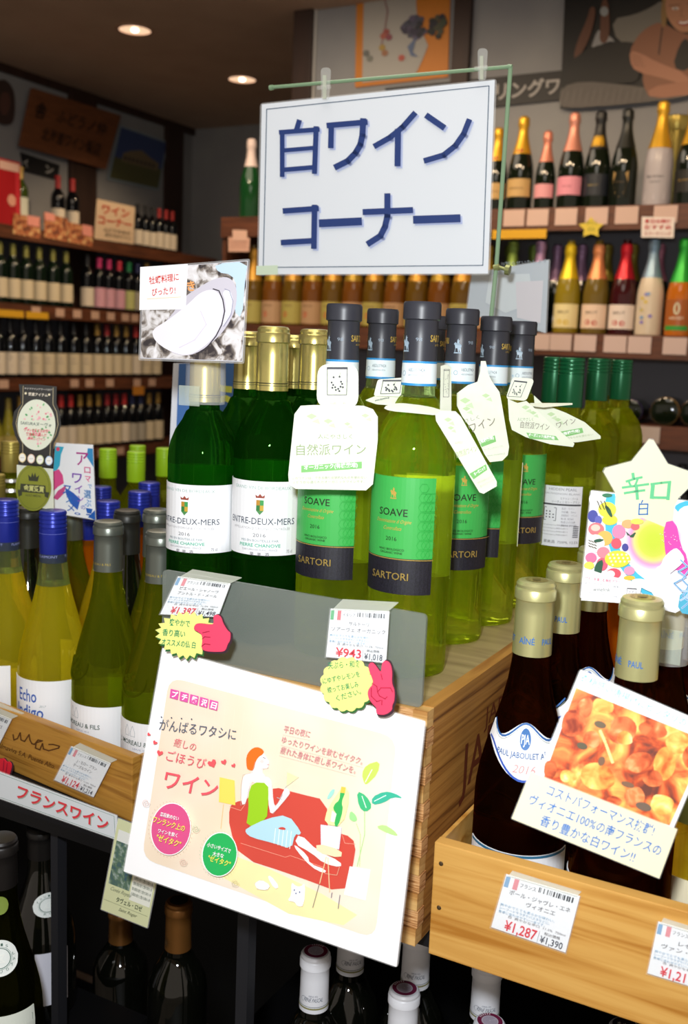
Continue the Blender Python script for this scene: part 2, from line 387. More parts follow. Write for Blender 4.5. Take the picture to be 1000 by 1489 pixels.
def kind(key, prof, h, gl, cap, labels=(), n=32, capz=None, style='ring', capart=None, disc=None, extra=(), fill=None, clear=None):
    """tree of (name, mesh, label, children)"""
    t = [('glass_body', lathe('glass_body', prof, gl, n), None, [])]
    if fill:
        prof = sorted(set(prof) | {(rad(prof, fill), fill)}, key=lambda q: prof.index(q) if q in prof else 1e9) if False else [q for q in prof if q[1] < fill]+[(rad(prof, fill), fill)]+[q for q in prof if q[1] > fill]
        lq = [q for q in prof if q[1] <= fill]+[(.0001, fill)]; em = [(.0001, fill+.0004)]+[(q[0], q[1]+(.0004 if q[1] == fill else 0)) for q in prof if q[1] >= fill]
        t = [('glass_body', lathe('glass_body', lq, gl, n), None, []), ('empty_neck', lathe('empty_neck', em, clear or gl, n), None, [])]
    kids = []
    if capart: kids.append(('lettering', art_mesh(capsule_prof(prof, capz, h, style=style), capart, base=.0002), None))
    if disc: 
        A = Art(Local((0, 0, h+.0011), (1, 0, 0), (0, 1, 0)), None, .0001); disc(A); kids.append(('top_print', mesh('top_print', A.V, A.F, A.mats, A.M), None))
    if cap: t.append(('capsule', lathe('capsule', capsule_prof(prof, capz, h, style=style), cap, n, cap=False), None, kids))
    for l in labels:
        nm, zb, zt, half, m = l[:5]; fn = l[5] if len(l) > 5 else None; a0 = l[6] if len(l) > 6 else 0; ro = l[7] if len(l) > 7 else None
        t.append((nm, patch(nm, prof, zb, zt, half, m, nx=20 if n > 20 else 8, nz=6 if n > 20 else 1, a0=a0), None, [('lettering', art_mesh(prof, fn, a0, r=ro), None)] if fn else []))
    for nm, me in extra: t.append((nm, me, None, []))
    K[key] = (t, h)
_cnt = {}
def put(key, name, loc, rz, label, group=None, cat='bottle', sz=1, M=None, s=1):
    t, h = K[key]
    e = empty(name, loc, rz, label=label, cat=cat, group=group); e.scale = (s, s, s*sz)
    if M is not None: e.matrix_world = Matrix.Translation(loc) @ M
    for nm, me, lb, kids in t:
        o = link(nm, me, e)
        if lb: o['label'] = lb
        for kn, km, kl in kids:
            link(kn, km, o)
    return e
def place(key, name, px, py, d, zb, rz, label, group=None, **k):
    """bottle whose cap top is seen at (px,py) at depth d, standing at height zb"""
    p = at(px, py, d); h = K[key][1]; sz = (p.z-zb)/h
    if abs(sz-1) > .06: print('SCALE', key, px, py, round(sz, 3))
    return put(key, name, (p.x, p.y, zb), rz, label, group, sz=sz, **k)

# --- entre-deux-mers
P1 = bordeaux(.30, .0348, .182, .235)
def edm_art(A0):
    class _S:
        def __getattr__(q, n): return getattr(A0, n)
        def text(q, t, x0, y0, x1, y1, *a, **k): A0.text(t, x0, y0+.016, x1, y1+.016, *a, **k)
        def grid(q, x0, y0, x1, y1, *a): A0.grid(x0, y0+.016, x1, y1+.016, *a)
        def poly(q, p, *a): A0.poly([(x, y+.016) for x, y in p], *a)
    A = _S()
    A.text('GRAND VIN DE BORDEAUX', -.029, .1345, .029, .1345, .0030, '9fb8b0')
    for i, c in enumerate(['2f7a3a', 'c9a53a', 'b8862c', '3d9a50']): A.grid(-.0035+(i % 2)*.0035, .1145+(i//2)*.005, (i % 2)*.0035, .1195+(i//2)*.005, c, 2, 1)
    A.poly([(-.0035, .1145), (0, .1105), (.0035, .1145)], '4b8a4e'); A.poly([(-.004, .1265), (-.0045, .1295), (-.002, .128), (0, .1305), (.002, .128), (.0045, .1295), (.004, .1265)], '9a4a3a')
    A.text('ENTRE-DEUX-MERS', -.034, .1015, .034, .1015, .0062, '3d4656')
    A.text("APPELLATION D'ORIGINE CONTRÔLÉE", -.029, .0965, .029, .0965, .0022, 'b0b0b4')
    A.text('2016', -.006, .0895, .006, .0895, .0035, '77777c')
    A.text('MIS EN BOUTEILLE PAR', -.018, .0850, .018, .0850, .0022, '7d8f96')
    A.text('PIERRE CHANOVE', -.020, .0800, .020, .0800, .0032, '2fae8a', .01)
    A.text('33360 CARIGNAN BLANC · FRANCE', -.017, .0765, .017, .0765, .0018, 'a0a0a8')
    for i in range(3): A.text('栗美酒'[i], -.0085+i*.007, .0715, -.0045+i*.007, .0715, .0036, '6a6a70')
    A.text('75 cl', .026, .0745, .032, .0745, .003, '888890')
GOLD = mat('d4c67a', .26, metal=.8); GOLDL = mat('a99b52', .3, metal=.7)
def edm_cap(A):
    A.grid(-.048, .2475, .048, .2485, mat('3e3b1c', .4), 40, 1); A.grid(-.048, .2455, .048, .2462, mat('55522c', .4), 40, 1)
kind('edm', P1, .30, G_EDM, GOLD, [('label', .088, .158, 1.5, WHITE, edm_art), ('back_label', .075, .172, 1.2, mat('e8f0d8', .5), None, 3.14)], capz=.241, style='ring', capart=edm_cap)
# --- soave
P2 = bordeaux(.315, .0362, .186, .24, .0140)
def horse(A, x, z, s, m):
    A.poly([(x+a*s, z+b*s) for a, b in [(-1, 0), (-.8, 0), (-.7, .9), (-.2, 1.0), (.1, 0), (.3, 0), (.35, .9), (.7, 0), (.9, .05), (.8, 1.0), (1.0, 1.6), (.8, 1.9), (.4, 2.1), (.2, 2.6), (.5, 3.0), (.1, 2.9), (0, 3.4), (-.3, 3.0), (-.35, 2.2), (-.9, 2.5), (-1.3, 2.0), (-1.0, 1.8), (-.8, 1.0)]], m)
    A.poly([(x-1.2*s, z-.35*s), (x+1.1*s, z-.35*s), (x+1.0*s, z-.05*s), (x-1.1*s, z-.05*s)], m)
GOLDP = mat('d8b85a', .3, metal=.4)
def soave_art(A):
    horse(A, .0005, .1545, .0026, GOLDP)
    A.text('SOAVE', -.0135, .1395, .0135, .1395, .0062, '1d2c18', .01)
    A.text('Denominazione di Origine', -.0165, .1335, .0165, .1335, .0032, GOLDP, shear=.4)
    A.text('Controllata', -.0085, .1275, .0085, .1275, .0032, GOLDP, shear=.4)
    A.text('2016', -.005, .1185, .005, .1185, .0034, '1d2c18')
    A.text('VINO BIOLOGICO', -.012, .1102, .012, .1102, .0019, '1d2c18', .01); A.text('ORGANIC WINE', -.0105, .1074, .0105, .1074, .0019, '1d2c18', .01)
    for i in range(22):
        a = random.uniform(0, 6); A.line([(.026+.004*math.cos(t)+(i % 3)*.004, .108+(i//3)*.008+.004*math.sin(t)) for t in [k*1.05 for k in range(7)]], .0003, '1fa33c')
def soave_b(A):
    for i in range(60): A.disc(-.036+i*.00122, .1035, .0005, .0005, GOLDP, 6)
    A.text('SARTORI', -.0165, .0862, .0165, .0862, .0062, mat('bfa35a', .3, metal=.6), .008)
LG = mat('3fae50', .4); LB = noise_mat('label_black', [(.4, '100f18'), (.6, '1f1d2a')], (1, 1, 1), 900, 2, .5)
def soave_cap(A):
    A.grid(-.0435, .2475, .0435, .2665, 'e6f2f6', 40, 1); A.grid(-.0435, .2465, .0435, .2485, '2f8fce', 40, 1); A.grid(-.0435, .2650, .0435, .2668, '2f8fce', 40, 1)
    A.text('ABDL079424', -.003, .2580, .013, .2580, .0030, '5a6a78'); A.text('ABDU079424 2016', -.003, .2545, .012, .2545, .0014, '5a6a78')
    A.line([(-.0085+.002*math.cos(t), .2565+.002*math.sin(t)) for t in [k*.6 for k in range(12)]], .0004, '6f93ab')
    A.text('DOC', -.0155, .2550, -.0125, .2550, .0022, '6fb0d0')
    horse(A, -.0075, .2755, .0036, mat('9fb4c6', .4)); A.text('98', .0030, .283, .0090, .283, .0030, '8a98a6')
    for q in (.028, -.030): A.text('SARTORI', q-.011, .2830, q+.011, .2830, .0055, GOLDP, .016); A.text('di VERONA', q-.005, .2795, q+.005, .2795, .0018, GOLDP)
CAPB = mat('33343c', .38)
kind('soave', P2, .315, G_SOAVE, CAPB, [('green_label', .104, .172, 1.02, LG, soave_art), ('black_label', .0735, .104, 1.02, LB, soave_b), ('back_label', .080, .168, .8, mat('f2f4dc', .5), None, 3.0)], fill=.2365, clear=G_NECK, capz=.2465, style='flat', capart=soave_cap)
# --- jaboulet (dark rhone bottle)
P3 = burgundy(.295, .0395, .112, .0150)
def wavy_t(t): return .1765 + .0065*math.cos(t*2*math.pi*.8)
def wavy_b(t): return .1490 - .0115*math.cos(t*math.pi) + .004*t*t
def jab_art(A):
    A.line([(t*.047, wavy_t(t/ .94)-.0006) for t in [i/12-1 for i in range(25)]], .0016, '2a63a8'); A.line([(t*.047, wavy_b(t/.94)+.0004) for t in [i/12-1 for i in range(25)]], .0018, '2a55b8')
    A.line([(t*.047, wavy_t(t/.94)-.0028) for t in [i/12-1 for i in range(25)]], .0004, '9aa59a')
    A.disc(0, .1705, .0060, .0085, '2f6cb0', 24); A.text('PJA', -.0044, .1668, .0046, .1668, .0074, 'eef4fa', .015)
    A.text('PAUL JABOULET AÎNÉ', -.029, .1555, .029, .1555, .0046, '3c67a0', .01)
    A.text('2016', -.010, .1440, .010, .1440, .0065, 'e8a0a0', shear=.3)
def jab_low(A):
    A.grid(-.049, .0735, .049, .0757, '2d6f92', 24, 1)
GJAB = mat('c9c68e', .34, metal=.65)
def jab_cap(A):
    A.text('AÎNÉ', -.012, .2455, .002, .2455, .0050, '3a6fb4', .015); A.text('PAUL', .0085, .2455, .020, .2455, .0050, '3a6fb4', .015); A.text('JABOULET', -.042, .2455, -.018, .2455, .0050, '3a6fb4', .015)
def jab_disc(A):
    A.disc(0, 0, .0095, .0095, mat('b9a86a', .35, metal=.7), 24)
    for i in range(16): a = i*.39; A.line([(.0070*math.cos(a), .0070*math.sin(a)), (.0085*math.cos(a+.1), .0085*math.sin(a+.1))], .0006, '7d6f3a')
    A.disc(0, 0, .0035, .0045, mat('8e7d44', .4, metal=.6), 16)
kind('jab', P3, .295, G_BROWN, GJAB, [('shoulder_label', wavy_b, wavy_t, 1.3, WHITE, jab_art), ('lower_label', .012, .076, 1.3, WHITE, jab_low)], capz=.235, style='ring', capart=jab_cap, disc=jab_disc)
# --- left crate
P4 = burgundy(.292, .0405, .100, .0142)
BLUE = mat('22309c', .28, metal=.35); GREYCAP = mat('6f746c', .32, metal=.65)
def echo_cap(A): A.text('PLAIMONT', -.012, .2385, .012, .2385, .0030, '8f98d8'); A.text('PLAIMONT', .022, .2385, .042, .2385, .0030, '8f98d8'); A.grid(-.045, .2665, .045, .2670, '6670c8', 24, 1)
def echo_art(A):
    A.text('Echo', -.026, .0720, .000, .0720, .0150, '3a62b8', .012); A.text('Indigo', -.030, .0530, .008, .0530, .0150, '3a62b8', .012)
    A.text('2017', .003, .0665, .010, .0665, .0026, '9aa', shear=.4); A.text('SAUVIGNON', -.002, .0455, .016, .0455, .0020, '8a9aa8')
kind('echo', P4, .292, G_YEL, BLUE, [('label', .018, .098, 1.1, WHITE, echo_art), ('back_label', .050, .125, .7, mat('f4ecc0', .5), None, 2.7)], fill=.205, clear=G_NECK, capz=.232, style='screw', capart=echo_cap)
P4b = burgundy(.290, .0392, .105, .0145)
def mor_cap(A): A.text('MOREAU & FILS', -.014, .2425, .014, .2425, .0026, mat('c9b45a', .3, metal=.5)); A.grid(-.04, .2345, .04, .2350, '9a9a90', 20, 1)
def mor_art(A):
    A.text('J. MOREAU & FILS', -.034, .0615, .018, .0615, .0052, '4e5f55', .012); A.text('DEPUIS 1814', -.012, .0565, .006, .0565, .0020, '99a')
    for q in (-.020, -.012): A.line([(q-.003, .071), (q-.003, .076), (q, .083), (q+.003, .076), (q+.003, .071), (q-.003, .071)], .0004, 'a0aab0')
    A.line([(-.03, .0405), (-.01, .038), (.004, .0365), (.02, .0370)], .0003, 'b0bab8')
    for i in range(9): A.line([(-.026+i*.005, .030), (-.025+i*.005, .0345+.001*(i % 3)), (-.024+i*.005, .030)], .0005, '9fb0a4')
def beads(prof):
    V = []; f = Cyl(prof)
    for i in range(40):
        a = math.pi*i/39; x = -.030+.026*(1-math.cos(a))-.004; z = .118+.020*abs(math.cos(a))**.7 if i not in (0,) else .14
        c = f(-.020+.022*math.cos(a), .134-.020*math.sin(a), .0004); V.append(box_vf(c, (.0018, .0018, .0018)))
    for i in range(26): 
        c = f(-.020+random.uniform(-.012, .012), .132+random.uniform(-.012, .008), .0003); V.append(box_vf(c, (.003, .0014, .0022)))
    v, fc = join(V); return mesh('embossed_crest', v, fc, G_OLIVE)
kind('moreau', P4b, .290, G_MOR, GREYCAP, [('label', .012, .087, 1.15, WHITE, mor_art), ('back_label', .030, .10, .7, mat('e8ecc8', .5), None, 3.1)], capz=.235, capart=mor_cap, extra=[('embossed_crest', beads(P4b))])
kind('blue_clear', P4, .292, G_YEL, BLUE, [], capz=.232, style='screw'); kind('blue_rose', P4, .292, G_ROSE, BLUE, [], capz=.232, style='screw')
kind('grey_olive', P4b, .290, G_MOR, GREYCAP, [], capz=.235)
kind('dark_burg', P4b, .290, G_DARK, mat('2a2a26', .4, metal=.3), [('label', .015, .08, 1.1, CREAM)], capz=.235)
LIME = mat('9ccc1e', .35)
def lime_art(A): A.grid(-.010, .246, -.003, .266, 'cfe0c0', 4, 1)
kind('lime', P2, .315, G_OLIVE, LIME, [('label', .07, .15, 1.1, CREAM)], capz=.262, style='screw', capart=lime_art, n=24)
kind('goldcap', P4b, .290, G_MOR, mat('a99a4e', .35, metal=.6), [('silver_band', .224, .229, 3.1, mat('d8d8d8', .3, metal=.6)), ('lower_silver_band', .208, .213, 3.1, mat('d8d8d8', .3, metal=.6))], capz=.24, style='screw')
# --- green screw caps
P5 = bordeaux(.30, .0372, .178, .225)
GC = mat('0f5a34', .3, metal=.35)
def hid_art(A):
    A.text('HIDDEN PEARL', -.016, .1395, .016, .1395, .0034, '8a8a92'); A.text('SAUVIGNON BLANC', -.021, .1345, .021, .1345, .0024, '9a9aa2')
    A.text('ヒドゥン・パール', -.002, .1285, .018, .1285, .0034, '6b6b72'); A.text('ソーヴィニヨン・ブラン', -.012, .1240, .020, .1240, .0034, '6b6b72')
    A.grid(-.022, .1212, .022, .1232, '3a3a40', 8, 1)
    A.line([(-.020, .102), (-.020, .118), (-.006, .118), (-.006, .102), (-.020, .102)], .0006, '4a4a50')
    for i in range(8): A.disc(-.0170+(i % 3)*.004, .106+(i//3)*.0036, .0009, .0009, '3a3a44', 8)
    for i, s in enumerate(['品目：ワイン', '内容量：750ml', '原産国名：フランス', '輸入者：株式会社', '取扱上の注意', '賞味期限']): A.text(s, 0, .1165-i*.0042, .014+.002*(i % 3), .1165-i*.0042, .0026, '9a9aa4')
    for i in range(7): A.grid(.014, .082+i*.0022, .0205, .0832+i*.0022, '6a6a72', 2, 1)
    A.text('栗美酒  750ML 12.5%', -.018, .0740, .021, .0740, .0040, '85858c')
    for i in range(4): A.text('www.wine-import.jp 飲酒は20歳から', -.020, .0960-i*.004, .008, .0960-i*.004, .0020, 'a5a5ac')
kind('hidden', P5, .30, G_HID, GC, [('back_label', .070, .145, .62, mat('e6e8ee', .5), hid_art, .15), ('front_label', .075, .140, .7, mat('8f9a2c', .5), None, 3.3)], capz=.240, style='screw')
# --- lower cabinet
WC = mat('e9ebf2', .35)
def w_cap(A):
    A.text('RENÉ PASCAL', -.011, .2530, .011, .2530, .0044, '5a6272', shear=.3); A.text('DEPUIS 1953', -.005, .2585, .005, .2585, .0018, '7a8090')
    A.text('RENÉ PASCAL', .026, .2535, .042, .2535, .0036, '5a6272', shear=.3)
    A.grid(-.048, .2445, .048, .2462, mat('8d8a5a', .4), 30, 1); A.grid(-.048, .2472, .048, .2478, '707880', 30, 1)
    A.line([(-.0105+.004*math.cos(t), .2550+.003*math.sin(t)) for t in [k*.5 for k in range(10)]], .0003, '6a7282')
def w_disc(A):
    A.disc(0, 0, .0122, .0122, '7c2148', 28); A.disc(0, 0, .0082, .0082, 'cfc4d2', 24)
    for i in range(5): A.line([((.0065-i*.0012)*math.cos(t), (.0065-i*.0012)*math.sin(t)) for t in [k*.5 for k in range(13)]], .0004, '9a8aa4')
    for i in range(6): a = .9+i*.22; A.line([(.0095*math.cos(a), .0095*math.sin(a)), (.0112*math.cos(a), .0112*math.sin(a))], .0010, 'f0e4ea')
P6 = bordeaux(.300, .0362, .182, .235)
kind('white_cap', P6, .300, G_DARK, WC, [], capz=.240, style='ring', capart=w_cap, disc=w_disc)
def cop_cap(A):
    for i in range(14): a = i*.45; A.line([(-.012+.0035*math.cos(a), .251+.0045*math.sin(a)), (-.012+.006*math.cos(a), .251+.007*math.sin(a))], .0006, '3c2a14')
    A.disc(-.012, .251, .003, .004, '4a3418', 14)
def cop_disc(A): A.disc(0, 0, .0105, .0105, '1a1510', 24); A.line([(.007*math.cos(k*.5), .007*math.sin(k*.5)) for k in range(13)], .0004, '4a4030')
kind('copper', P1, .30, G_DARK, mat('8a5c2c', .35, metal=.6), [], capz=.239, capart=cop_cap, disc=cop_disc)
def lat_art(A):
    A.text('Montagny la Roche', -.034, .100, .030, .100, .008, '5a6a60', shear=.4); A.text('CHARDONNAY', -.020, .088, .026, .088, .0042, 'a8b0a8'); A.line([(-.035, .121), (.034, .121), (.034, .05)], .0005, '7a8a80')
def crest(A):
    A.disc(0, .182, .0155, .0155, 'f2f4f4', 32); A.disc(0, .182, .0095, .0095, '1f5a4c', 28)
    A.line([(.0105*math.cos(k*.4), .182+.0105*math.sin(k*.4)) for k in range(17)], .0003, '5a7a70')
    for i, ch in enumerate('LOUIS LATOUR'):
        a = 2.7-i*.42
        if ch != ' ': A.text(ch, .0122*math.cos(a)-.001, .182+.0122*math.sin(a)-.0008, .0122*math.cos(a)+.0012, .182+.0122*math.sin(a)-.0008, .0026, '4a6a60')
    A.line([(-.004, .1785), (.004, .1785), (.001, .181), (.0035, .1855), (-.0015, .1845), (-.003, .181), (-.001, .1795)], .0012, 'eef2ee')
def disc_b(z, r): return lambda t: z-r*math.sqrt(max(0, 1-t*t))-.0001
def disc_t(z, r): return lambda t: z+r*math.sqrt(max(0, 1-t*t))+.0001
kind('latour', P3, .295, glass('7c7c2c', .9, body='2a2c08'), mat('1e1b1a', .4, metal=.4), [('label', .040, .128, .95, mat('dfe6dc', .5), lat_art), ('seal', disc_b(.182, .0165), disc_t(.182, .0165), .70, mat('e8eeec', .5), crest, 0, .0235), ('neck_badge', disc_b(.232, .009), disc_t(.232, .009), .5, mat('7f9440', .5))], capz=.247)
kind('latour_turned', P3, .295, G_DARK, mat('1d1b1a', .35, metal=.4), [('seal', disc_b(.182, .0165), disc_t(.182, .0165), .70, mat('e8eeec', .5), crest, .9, .0235), ('label', .030, .115, .5, mat('dfe0ee', .5), None, .9)], capz=.247)
# --- background bottles (each tree light)
def bg(key, prof, h, gl, cap, capz, lab=None, style='ring', zb=.06, zt=.14, half=1.35, lab2=None, art=None):
    kind(key, prof, h, gl, cap, ([('label', zb, zt, half, lab, art)] if lab else [])+(lab2 or []), n=16, capz=capz, style=style)
PB = bordeaux(.30, .0365, .18, .235)
CRM = mat('d8c8a8', .6); CRM2 = mat('e0d2bc', .6); PNK = mat('dcb8a4', .6)
bg('b_green', PB, .30, mat('0d1a10', .08, spec=.6), mat('8c8a4a', .4, metal=.5), .24, CRM, zb=.03, zt=.125)
bg('b_dark', PB, .30, G_NAVY, mat('1a1a1e', .4), .24, CRM2, zb=.02, zt=.12)
def v_pink(A): A.poly([(-.016, .115), (.016, .115), (.001, .060)], 'c02a7a')
def v_red(A): A.poly([(-.016, .115), (.016, .115), (.001, .060)], 'd03a3a')
def v_grn(A): A.poly([(-.016, .115), (.016, .115), (.001, .060)], '9aa63a')
bg('b_pink', PB, .29, G_NAVY, mat('c4326e', .4), .235, mat('e0a6b4', .6), zb=.02, zt=.125, art=v_pink)
bg('b_pinkred', PB, .29, G_NAVY, mat('c83048', .4), .235, mat('e0a6b4', .6), zb=.02, zt=.125, art=v_red)
bg('b_gcap', PB, .29, G_NAVY, mat('1f7a4a', .4), .235, mat('c8c880', .6), zb=.02, zt=.125, art=v_grn)
bg('b_bcap', PB, .29, G_NAVY, mat('262c58', .4), .235, mat('b0a898', .6), zb=.02, zt=.125)
bg('b_red', PB, .30, G_NAVY, mat('b02a2a', .4), .235, CRM2, zb=.02, zt=.13)
bg('b_redcap2', PB, .30, G_NAVY, mat('8e2026', .4), .235, CRM, zb=.02, zt=.13)
bg('b_gold', PB, .30, G_NAVY, mat('9a7a3c', .4, metal=.4), .235, CRM, zb=.02, zt=.13)
def dot(A):
    A.disc(0, .10, .010, .010, 'a8948a', 10); A.text('DELAUNE', -.016, .075, .016, .075, .008, '8a7468')
bg('b_print', PB, .30, G_NAVY, mat('15151a', .4), .24, CRM, zb=.02, zt=.13, art=dot)
def face(A): A.disc(-.004, .105, .012, .014, '4a3a3c', 10); A.line([(-.012, .07), (.01, .064)], .006, '8a2a30')
bg('b_face', PB, .30, G_NAVY, mat('15151a', .4), .24, CRM2, zb=.02, zt=.13, art=face)
bg('b_white', PB, .30, mat('3a4a1a', .1), mat('c9a860', .4, metal=.3), .24, mat('cfd0bc', .6), zb=.03, zt=.15)
bg('b_yellow', P4, .29, mat('8f8a2c', .15), mat('8a7c3a', .4, metal=.4), .235, mat('b5a45c', .6), zb=.03, zt=.1)
PC = champagne(); PCs = [(r*.8, z*.83) for r, z in PC]
YG = mat('d9a62c', .35, metal=.5)
def txtlab(s, z, c='6a4a2a', w=.028, h=.006): return lambda A: A.text(s, -w, z, w, z, h, c)
bg('c_moet', PC, .315, G_CHAMP, YG, .19, mat('c9a468', .5), 'champ', .045, .105, 1.2, [('red_bow', .195, .205, .5, mat('a02a20', .5))], txtlab('IMPÉRIAL', .07))
bg('c_pink_s', PCs, .262, G_CHAMP, mat('d88a72', .35, metal=.4), .16, mat('e09aa0', .5), 'champ', .04, .085, 1.2)
bg('c_pink', PC, .315, G_CHAMP, mat('d8907a', .35, metal=.4), .19, mat('e090a0', .5), 'champ', .045, .105, 1.2, None, txtlab('ROSÉ', .07, '9a4a5a', .015))
bg('c_blackgold', PC, .315, G_CHAMP, mat('1c1a18', .4), .19, mat('20242c', .4), 'champ', .04, .11, 1.2, [('gold_neck_print', .20, .235, .9, YG)], txtlab('BRUT', .07, 'a08a4a', .018))
def shield(A): A.poly([(-.026, .115), (-.016, .108), (0, .114), (.016, .108), (.026, .115), (.025, .08), (.014, .045), (0, .03), (-.014, .045), (-.025, .08)], 'b08c50'); A.text('Pérignon', -.016, .078, .016, .078, .006, '5a4426')
bg('c_shield', PC, .315, G_CHAMP, mat('1a1c18', .35), .19, mat('14180f', .2), 'champ', .03, .115, .7, None, shield)
def greylab(A): A.text('Blanc de Blancs', -.026, .085, .026, .085, .008, '4a4a50'); A.text('CRÉMANT', -.018, .07, .018, .07, .005, '6a6a70')
bg('c_grey', PC, .315, mat('b5adb0', .3), YG, .175, mat('c4bcc0', .5), 'champ', .02, .165, 3.05, None, greylab)
bg('c_darkgold', PC, .315, G_CHAMP, YG, .19, mat('1c1a14', .4), 'champ', .04, .11, 1.3, None, txtlab('DELAMOTTE', .075, 'b08c3a'))
def spk(key, g, cp, lb, base, art=None):
    bg(key, PC, .30, g, cp, .185, lb, 'champ', .02, .10, 1.3, None, art)
    K[key] = (K[key][0], .315)
def apple(c): return lambda A: (A.text('BRUT', -.02, .068, .02, .068, .010, '5a4030'), A.disc(-.012, .04, .009, .009, c, 10), A.disc(.012, .038, .009, .009, c, 10))
spk('s_yellow', mat('8d7a1e', .1), mat('d6b81e', .35, metal=.4), mat('e8d8a0', .5), 0, apple('d8b830'))
spk('s_orange', mat('6e5a22', .1), mat('d88a5a', .35, metal=.4), mat('e8ccb4', .5), 0, apple('c04a3a'))
spk('s_red', mat('3a0e12', .1), mat('b81828', .3, metal=.4), mat('e8d8cc', .5), 0, apple('c02a2a'))
def flower(A):
    for i in range(9): A.disc(-.02+random.uniform(0, .04), .03+random.uniform(0, .12), .007, .006, ['8a7ac0', 'd8c060', '7aa0c8'][i % 3], 8)
bg('s_cream', PC, .315, mat('d8c8b0', .3), mat('8aa4b8', .35, metal=.4), .19, mat('dcccb4', .5), 'champ', .01, .185, 3.05, None, flower)
def leafl(A): A.disc(0, .09, .01, .02, 'd8e0c0', 10); A.text('HARVEST', -.024, .055, .024, .055, .009, 'f0e8d0'); A.grid(-.04, .02, .04, .035, '3a9a3a', 8, 1)
bg('s_green', PC, .315, mat('c06a1a', .1), mat('2fae3a', .35, metal=.3), .175, mat('a85c22', .4), 'champ', .02, .12, 1.3, None, leafl)
for nm, c in [('lav', 'a884a8'), ('lgr', '7a9440'), ('pnk', 'b87890'), ('olv', '8a7a2a'), ('bl', '6a88b0'), ('dkr', '8a1424')]:
    bg('n_'+nm, PC, .315, G_CHAMP, mat(c, .35, metal=.4), .19, None, 'champ')
def warm(A): A.disc(-.008, .045, .010, .010, 'c04a30', 10); A.text('CIDRE', -.02, .075, .02, .075, .008, '7a5a3a')
bg('m_amber', PC, .30, mat('6a3e10', .12), mat('a08226', .4, metal=.4), .175, mat('b08c68', .6), 'champ', .01, .095, 1.4, None, warm)
bg('m_amber2', PC, .30, mat('5e4410', .12), mat('b8862c', .4, metal=.4), .175, mat('a89c50', .6), 'champ', .01, .095, 1.4, None, warm)
K['m_amber'] = (K['m_amber'][0], .315); K['m_amber2'] = (K['m_amber2'][0], .315)
bg('c_green', PC, .315, mat('12401c', .08), mat('d8c0b4', .4), .21, None, 'champ')

# ------------------------------------------------------------------ main display: platform, crates
ZT = .968                                    # platform top
plat = empty('display_platform', (-.9, 1.3, 0), label='black display platform carrying the crates over the dark lower shelves', cat='display stand')
def pbox(name, x0, x1, y0, y1, z0, z1, m, root=plat, **k):
    o = box(name, ((x0+x1)/2, (y0+y1)/2, (z0+z1)/2), (abs(x1-x0), abs(y1-y0), abs(z1-z0)), m, None, **k); o.parent = root; o.location = Vector(o.location)-root.location; return o
pbox('top_board', -2.0, .45, .765, 2.2, ZT-.022, ZT-.001, DARK)
pbox('back_panel', -2.0, .45, 1.62, 1.64, .05, ZT-.023, BLACK)
pbox('lower_shelf', -.70, .45, .62, 1.60, .515, .535, BLACK); pbox('raised_shelf', -1.97, -.705, .60, .885, .645, .663, BLACK)
pbox('side_panel', -2.0, -1.98, .80, 1.60, .05, ZT-.023, BLACK); pbox('side_panel', .43, .45, .80, 1.60, .05, ZT-.023, BLACK)
pbox('base_board', -1.97, .42, .85, 1.60, 0, .05, BLACK)
for (xa, ya, xb, yb, wd) in [(66, 1190, 84, 1488, 13), (356, 1352, 356, 1488, 17)]:
    p = ony(xb, 1400, .79); ww = wd/1489*1.15
    pbox('shelf_post', p.x-ww/2, p.x+ww/2, .785, .799, .05, ZT-.023, mat('1d1e23', .55))
# centre crate (upside-down wine crate)
ZC = 1.170; CX1, CY0, CY1, CX0 = -.304, .727, 1.40, -.577
crate = empty('centre_wine_crate', (CX1, CY0, ZT), label='wooden wine crate with finger joints standing under the green wine bottles', cat='crate')
T = .012
pbox('front_panel', CX0+T, CX1-T, CY0, CY0+T, ZT, ZC, W_FRONT, crate)
pbox('back_panel', CX0+T, CX1-T, CY1-T, CY1, ZT, ZC, W_FRONT, crate)
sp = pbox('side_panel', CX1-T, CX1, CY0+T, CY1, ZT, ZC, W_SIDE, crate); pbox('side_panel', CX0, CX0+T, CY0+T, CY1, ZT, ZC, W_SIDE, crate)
pbox('top_panel', CX0+T, CX1-T, CY0+T, CY1-T, ZC-.010, ZC-.0015, W_TOP, crate)
NF = 13; fh = (ZC-ZT)/NF
for i in range(NF):
    z0 = ZT+i*fh; pr = .0008 if i % 2 else 0
    pbox('joint_finger', CX1-T-.0005, CX1+pr, CY0-(.0008-pr), CY0+T+.0005, z0+.0004, z0+fh-.0004, W_END if i % 2 else W_FRONT, crate)
    pbox('joint_finger', CX1-T*2-.0005, CX1-T-.0006, CY0-.0007 if i % 2 else CY0-.0002, CY0+.002, z0+.0004, z0+fh-.0004, W_FRONT if i % 2 else W_END, crate)
A = Art(Local((CX1, CY0, ZT), (0, 1, 0), (0, 0, 1)), None, .0004)
BR = mat('6a2f14', .6)
p0 = onx(681, 1130, CX1); A.text('JABOULET', p0.y-CY0-.022, p0.z-ZT-.006, p0.y-CY0+.26, p0.z-ZT-.006, .042, BR, .008)
p0 = onx(703, 1057, CX1); A.text('JABOULET', p0.y-CY0, p0.z-ZT, p0.y-CY0+.16, p0.z-ZT, .018, BR)
o = A.done('burnt_lettering'); o.data.transform(Matrix.Translation(-Vector((CX1, CY0, ZT)))); o.parent = crate
rcr = empty('rear_wine_crate', (-.30, 1.41, ZT), label='second wooden crate behind the centre crate under the green screw-capped bottles', cat='crate')
